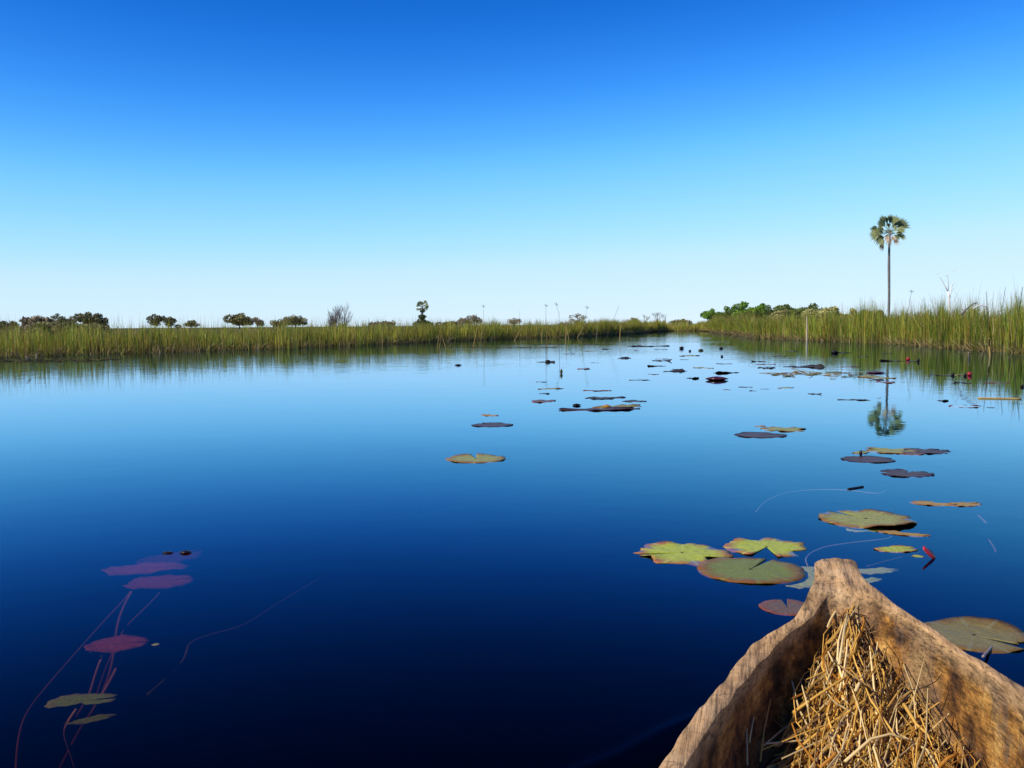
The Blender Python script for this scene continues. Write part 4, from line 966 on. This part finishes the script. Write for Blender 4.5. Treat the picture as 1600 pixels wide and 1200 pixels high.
vc = nd(n, 'ShaderNodeVertexColor', layer_name='Col'); sp = n.new('ShaderNodeSeparateColor'); l.new(vc.outputs[0], sp.inputs[0])
inside = ramp(n, l, bl.outputs[0], [(0.36, (0.05, 0.024, 0.010)), (0.44, (0.22, 0.095, 0.022)), (0.52, (0.44, 0.21, 0.045)), (0.64, (0.66, 0.38, 0.11))])
greyf = maprange(n, l, bl2.outputs[0], 0.54, 0.60, 0, 0.6)
inside = mixc(n, l, greyf, inside, (0.17, 0.125, 0.09))
rimc = ramp(n, l, bl.outputs[0], [(0.25, (0.30, 0.165, 0.066)), (0.50, (0.54, 0.325, 0.145)), (0.75, (0.70, 0.47, 0.24))])
outc = ramp(n, l, bl.outputs[0], [(0.3, (0.07, 0.05, 0.038)), (0.7, (0.22, 0.16, 0.12))])
c = mixc(n, l, sp.outputs[1], outc, inside)
c = mixc(n, l, sp.outputs[0], c, rimc)
gf = ramp(n, l, gr.outputs[0], [(0.36, 0.22), (0.48, 0.85), (0.56, 1.05), (0.7, 1.35)])
c = mixc(n, l, 0.8, c, gf, 'MULTIPLY')
ff = ramp(n, l, fine.outputs[0], [(0.36, 0.35), (0.5, 0.95), (0.66, 1.25)])
c = mixc(n, l, 0.35, c, ff, 'MULTIPLY')
st2 = n.new('ShaderNodeMapping'); st2.inputs['Scale'].default_value = (1.0, 0.035, 1.0); l.new(mp.outputs[0], st2.inputs[0])
gr2 = nd(n, 'ShaderNodeTexNoise', Scale=170.0, Detail=6.0, Roughness=0.6); l.new(st2.outputs[0], gr2.inputs['Vector'])
c = mixc(n, l, 0.85, c, ramp(n, l, gr2.outputs[0], [(0.36, 0.30), (0.46, 0.9), (0.58, 1.05), (0.68, 1.3)]), 'MULTIPLY')
ckm = n.new('ShaderNodeMapping'); ckm.inputs['Scale'].default_value = (2.2, 8.0, 2.2); l.new(mp.outputs[0], ckm.inputs[0])
ckd = nd(n, 'ShaderNodeTexNoise', Scale=3.0, Detail=4.0); l.new(mp.outputs[0], ckd.inputs['Vector'])
cka = n.new('ShaderNodeVectorMath'); cka.operation = 'ADD'; l.new(ckm.outputs[0], cka.inputs[0]); l.new(ckd.outputs[1], cka.inputs[1])
ck = n.new('ShaderNodeTexVoronoi'); ck.feature = 'DISTANCE_TO_EDGE'; ck.inputs['Scale'].default_value = 1.0; l.new(cka.outputs[0], ck.inputs['Vector'])
ckf = maprange(n, l, ck.outputs[0], 0.0, 0.012, 0.45, 0.0)
c = mixc(n, l, ckf, c, (0.035, 0.022, 0.014))
l.new(c, p.inputs['Base Color']); p.inputs['Roughness'].default_value = 0.78; p.inputs['Specular IOR Level'].default_value = 0.25
ba = nd(n, 'ShaderNodeBump', Strength=0.75, Distance=0.006); l.new(gr.outputs[0], ba.inputs['Height'])
bb = nd(n, 'ShaderNodeBump', Strength=0.8, Distance=0.004); l.new(gr2.outputs[0], bb.inputs['Height']); l.new(ba.outputs[0], bb.inputs['Normal'])
l.new(bb.outputs[0], p.inputs['Normal'])
canoe = mesh_obj('dugout_canoe', V, F, M_wood, None, True, np.array(mk)); canoe.data.set_sharp_from_angle(angle=math.radians(38))
tag(canoe, 'weathered wooden dugout canoe bow pointing into the channel', 'canoe')

# straw bedding in the bottom
def straw_z(t): return float(np.interp(t, [0.05, T0I + 0.02, 0.30, 0.45, 0.65, 0.9, 1.3, 2.0], [0.335, 0.325, 0.272, 0.208, 0.155, 0.128, 0.115, 0.108]))
def straw_lim(t):                                  # left and right reach of the litter
    a = max(0.004, fLI(max(t, T0I)) * float(np.interp(t, [.1, .25, .35, .5, .7, 1.2], [.85, .75, .66, .62, .60, .64]))); b = max(0.01, fRI(max(t, T0I)) * float(np.interp(t, [.1, .25, .35, .5, .8, 1.2], [.8, .62, .46, .48, .55, .62])))
    return a, b
V = []; F = []; tt = np.arange(T0I + 0.005, 2.2, 0.014); nx = 26; CB = []
for t in tt:
    a, b = straw_lim(t)
    for k in range(nx + 1):
        s = k / nx; x = lerp(a * 1.25, -b * 1.25, s); e = abs(2 * s - 1)
        z = straw_z(t) - 0.026 - (0.02 + 0.08 * min(1, max(0, (t - .2) / .3))) * e ** 3 + 0.012 * noise.noise(Vector((t * 14, x * 14, 2))) + 0.010 * noise.noise(Vector((t * 60, x * 60, 2)))
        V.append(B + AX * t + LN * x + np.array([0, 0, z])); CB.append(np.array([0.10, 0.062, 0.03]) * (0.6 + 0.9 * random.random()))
for i in range(len(tt) - 1):
    for k in range(nx): a = i * (nx + 1) + k; F.append((a, a + 1, a + nx + 2, a + nx + 1))
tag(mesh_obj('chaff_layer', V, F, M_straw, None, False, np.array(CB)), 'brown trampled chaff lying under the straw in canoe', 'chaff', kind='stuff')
def straws(n_, tr, lng, wid, lift, cols, ang_sd, ang0=0.35):
    parts = []; CC = []
    for _ in range(n_):
        t = rng.uniform(*tr); a, b = straw_lim(t); x = rng.uniform(-b, a)
        ln = rng.uniform(*lng) * (0.45 if t < 0.32 else (0.75 if t < .5 else 1.0)); an = rng.normal(ang0, ang_sd)
        d = -AX * math.cos(an) - LN * math.sin(an)
        e = abs((x - (a - b) / 2) / ((a + b) / 2))
        c0 = B + AX * t + LN * x; z = straw_z(t) - 0.02 - 0.07 * e ** 3 + rng.uniform(*lift)
        slope = rng.normal(0.06, 0.12) + (straw_z(t - 0.05) - straw_z(t + 0.05)) * 5
        p0 = c0 - d * ln / 2; p1 = c0 + d * ln / 2; bend = rng.normal(0, 0.09) * ln; sd = np.cross(d, [0, 0, 1])
        w = rng.uniform(*wid)
        b2 = bend + rng.normal(0, 0.03) * ln; kz = rng.normal(0, 0.05) * ln
        pts = [p0 + np.array([0, 0, z - slope * ln / 2]), (p0 + c0) / 2 + sd * bend * .8 + np.array([0, 0, z - slope * ln / 4 + kz * .7]), c0 + sd * (bend + b2) / 2 + np.array([0, 0, z + kz]), (c0 + p1) / 2 + sd * b2 * .8 + np.array([0, 0, z + slope * ln / 4 + kz * .7]), p1 + np.array([0, 0, z + slope * ln / 2])]
        # a straw must stay within the hull
        ok = True
        for q in pts:
            r_ = q - B; tq, xq = r_ @ AX, r_ @ LN
            if tq < T0I + 0.005 or xq > fLI(tq) - 0.010 or -xq > fRI(tq) - 0.010: ok = False
        if not ok: continue
        v, f = tube(pts, [w * .5, w * .5, w * .48, w * .42, w * .3], 4); parts.append((v, f)); col = np.array(cols[rng.integers(len(cols))]) * rng.uniform(0.6, 1.25); CC += [col] * len(v)
    v, f = joined(parts); return v, f, np.array(CC)
GOLD = (0.66, 0.38, 0.075); TAN = (0.42, 0.24, 0.075); DUL = (0.23, 0.13, 0.055); ORG = (0.46, 0.19, 0.025); PAL = (0.78, 0.58, 0.26)
v1, f1, c1 = straws(7500, (T0I + .02, 2.0), (0.03, 0.15), (0.0010, 0.0024), (-0.012, 0.018), [DUL, (0.10, .06, .03), TAN, (0.13, .08, .045), ORG], 0.75, 0.15)  # lower layer: shade between the stalks put into its darker brown colours
v2, f2, c2 = straws(3800, (T0I + .03, 2.0), (0.14, 0.55), (0.0015, 0.0048), (0.004, 0.036), [GOLD, TAN, GOLD, GOLD, PAL, PAL, ORG], 0.27, 0.24)
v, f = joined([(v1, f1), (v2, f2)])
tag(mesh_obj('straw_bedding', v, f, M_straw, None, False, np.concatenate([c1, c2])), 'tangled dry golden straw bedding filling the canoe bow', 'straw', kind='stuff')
def stalk(label, pix, zs, w, col, name='straw_stalk'):
    pts = []
    for (x, y), z in zip(pix, zs):
        for _ in range(3):
            q = at_z(x, y, z); tq, xq = (q - B) @ AX, (q - B) @ LN; a_, b_ = straw_lim(tq)
            if -b_ < xq < a_: z = max(z, straw_z(tq) + 0.010)      # lies on the bedding, not in it
        pts.append(at_z(x, y, z))
    b = pts[0]
    v, f = tube([q - b for q in pts], list(np.linspace(w * .38, w * .24, len(pts))), 6)
    o = mesh_obj(name, v, f, M_straw, None, True, np.tile(np.array(col), (len(v), 1))); o.location = b
    return tag(o, label, 'straw', 'longer stalks standing out of the straw')
for s in [
    ('pale upright straw in the throat of the prow', [(1311, 1038), (1319, 985), (1329, 934)], [.20, .235, .275], .0060, PAL),
    ('orange straw right of the pale upright one', [(1345, 1030), (1343, 985), (1336, 942)], [.20, .235, .27], .0055, ORG),
    ('thick golden straw leaning on the right canoe wall', [(1337, 1079), (1360, 1035), (1374, 1000), (1368, 978)], [.19, .22, .26, .275], .0075, PAL),
    ('short pale straw slanting left below the yellow leaf', [(1281, 991), (1291, 1012), (1301, 1033)], [.255, .235, .215], .0058, PAL),
    ('long brown straw crossing toward the right wall', [(1301, 1031), (1325, 1050), (1365, 1078)], [.225, .215, .20], .0062, TAN),
    ('broad golden straw lying across the middle', [(1237, 1115), (1275, 1088), (1330, 1052)], [.19, .205, .22], .0080, GOLD),
    ('orange straw leaning along the left wall', [(1268, 1020), (1282, 990), (1297, 952)], [.205, .235, .27], .0058, ORG),
    ('pale thin straw upright by the dark left wall', [(1262, 1104), (1250, 1060), (1241, 1020)], [.17, .20, .225], .0040, PAL),
    ('pale straw standing in the dark left corner', [(1168, 1196), (1167, 1160), (1166, 1113)], [.15, .18, .21], .0046, PAL),
    ('thin bright straw beside the left corner straw', [(1171, 1160), (1174, 1140), (1178, 1120)], [.18, .195, .21], .0040, PAL),
    ('curved straw right of the dark left corner', [(1188, 1190), (1194, 1140), (1204, 1092)], [.15, .18, .21], .0046, GOLD),
    ('diagonal pale straw in the middle of the bedding', [(1296, 1080), (1318, 1105), (1345, 1133)], [.215, .205, .19], .0056, GOLD),
    ('golden straw pointing to the right canoe wall', [(1371, 1108), (1388, 1104), (1400, 1086), (1411, 1073)], [.19, .195, .215, .23], .0060, GOLD),
    ('long golden straw sweeping across the lower bedding', [(1245, 1172), (1290, 1135), (1330, 1110), (1370, 1080)], [.17, .185, .195, .205], .0070, GOLD),
    ('wide orange straw low in the bedding near bottom edge', [(1283, 1198), (1320, 1165), (1372, 1120)], [.175, .19, .205], .0080, ORG),
    ('bent yellow straw arching at lower right', [(1320, 1190), (1360, 1155), (1390, 1147), (1430, 1160)], [.185, .205, .21, .195], .0070, PAL),
    ('broad yellow stalk at the right of the bedding', [(1412, 1100), (1432, 1132), (1470, 1165)], [.225, .205, .185], .0090, GOLD),
    ('orange stub at the lower right of the bedding', [(1467, 1200), (1480, 1185), (1497, 1177)], [.19, .205, .21], .0095, ORG),
    ('thin dark twig against the right inner wall', [(1425, 1078), (1445, 1074), (1462, 1065), (1472, 1053)], [.235, .24, .25, .26], .0030, (0.06, 0.035, 0.02)),
    ('fine pale straw with a tuft on the right wall', [(1431, 1140), (1428, 1090), (1440, 1045), (1447, 1020)], [.20, .23, .255, .265], .0028, PAL),
    ('dark curved twig at lower right wall', [(1493, 1141), (1508, 1168), (1523, 1198)], [.22, .20, .185], .0032, (0.05, 0.03, 0.02)),
    ('thin long straw near the right edge of bedding', [(1310, 1092), (1325, 1060), (1332, 1035)], [.205, .215, .225], .0045, ORG),
]:
    stalk(*s)
q = at_z(1325, 980, 0.262); Vl = []; Fl = []
for i in range(7):
    t = i / 6; w = 0.011 * math.sin(math.pi * (0.15 + 0.75 * t)); o_ = np.array([-0.02 + 0.04 * t, -0.012 * t, 0.006 * math.sin(3 * t) - 0.004 * t])
    Vl += [o_ + np.array([0.004, w, 0.004]), o_ + np.array([0, 0, 0]), o_ + np.array([-0.004, -w, 0.005])]
for i in range(6):
    for k in range(2): a = i * 3 + k; Fl.append((a, a + 1, a + 4, a + 3))
o = mesh_obj('dry_leaf', Vl, Fl, plain_mat('yellow_leaf', (0.62, 0.34, 0.03), 0.5), None, True); o.location = q
sm = o.modifiers.new('thickness', 'SOLIDIFY'); sm.thickness = 0.0012
tag(o, 'small bright yellow dry leaf on the straw near prow', 'leaf')
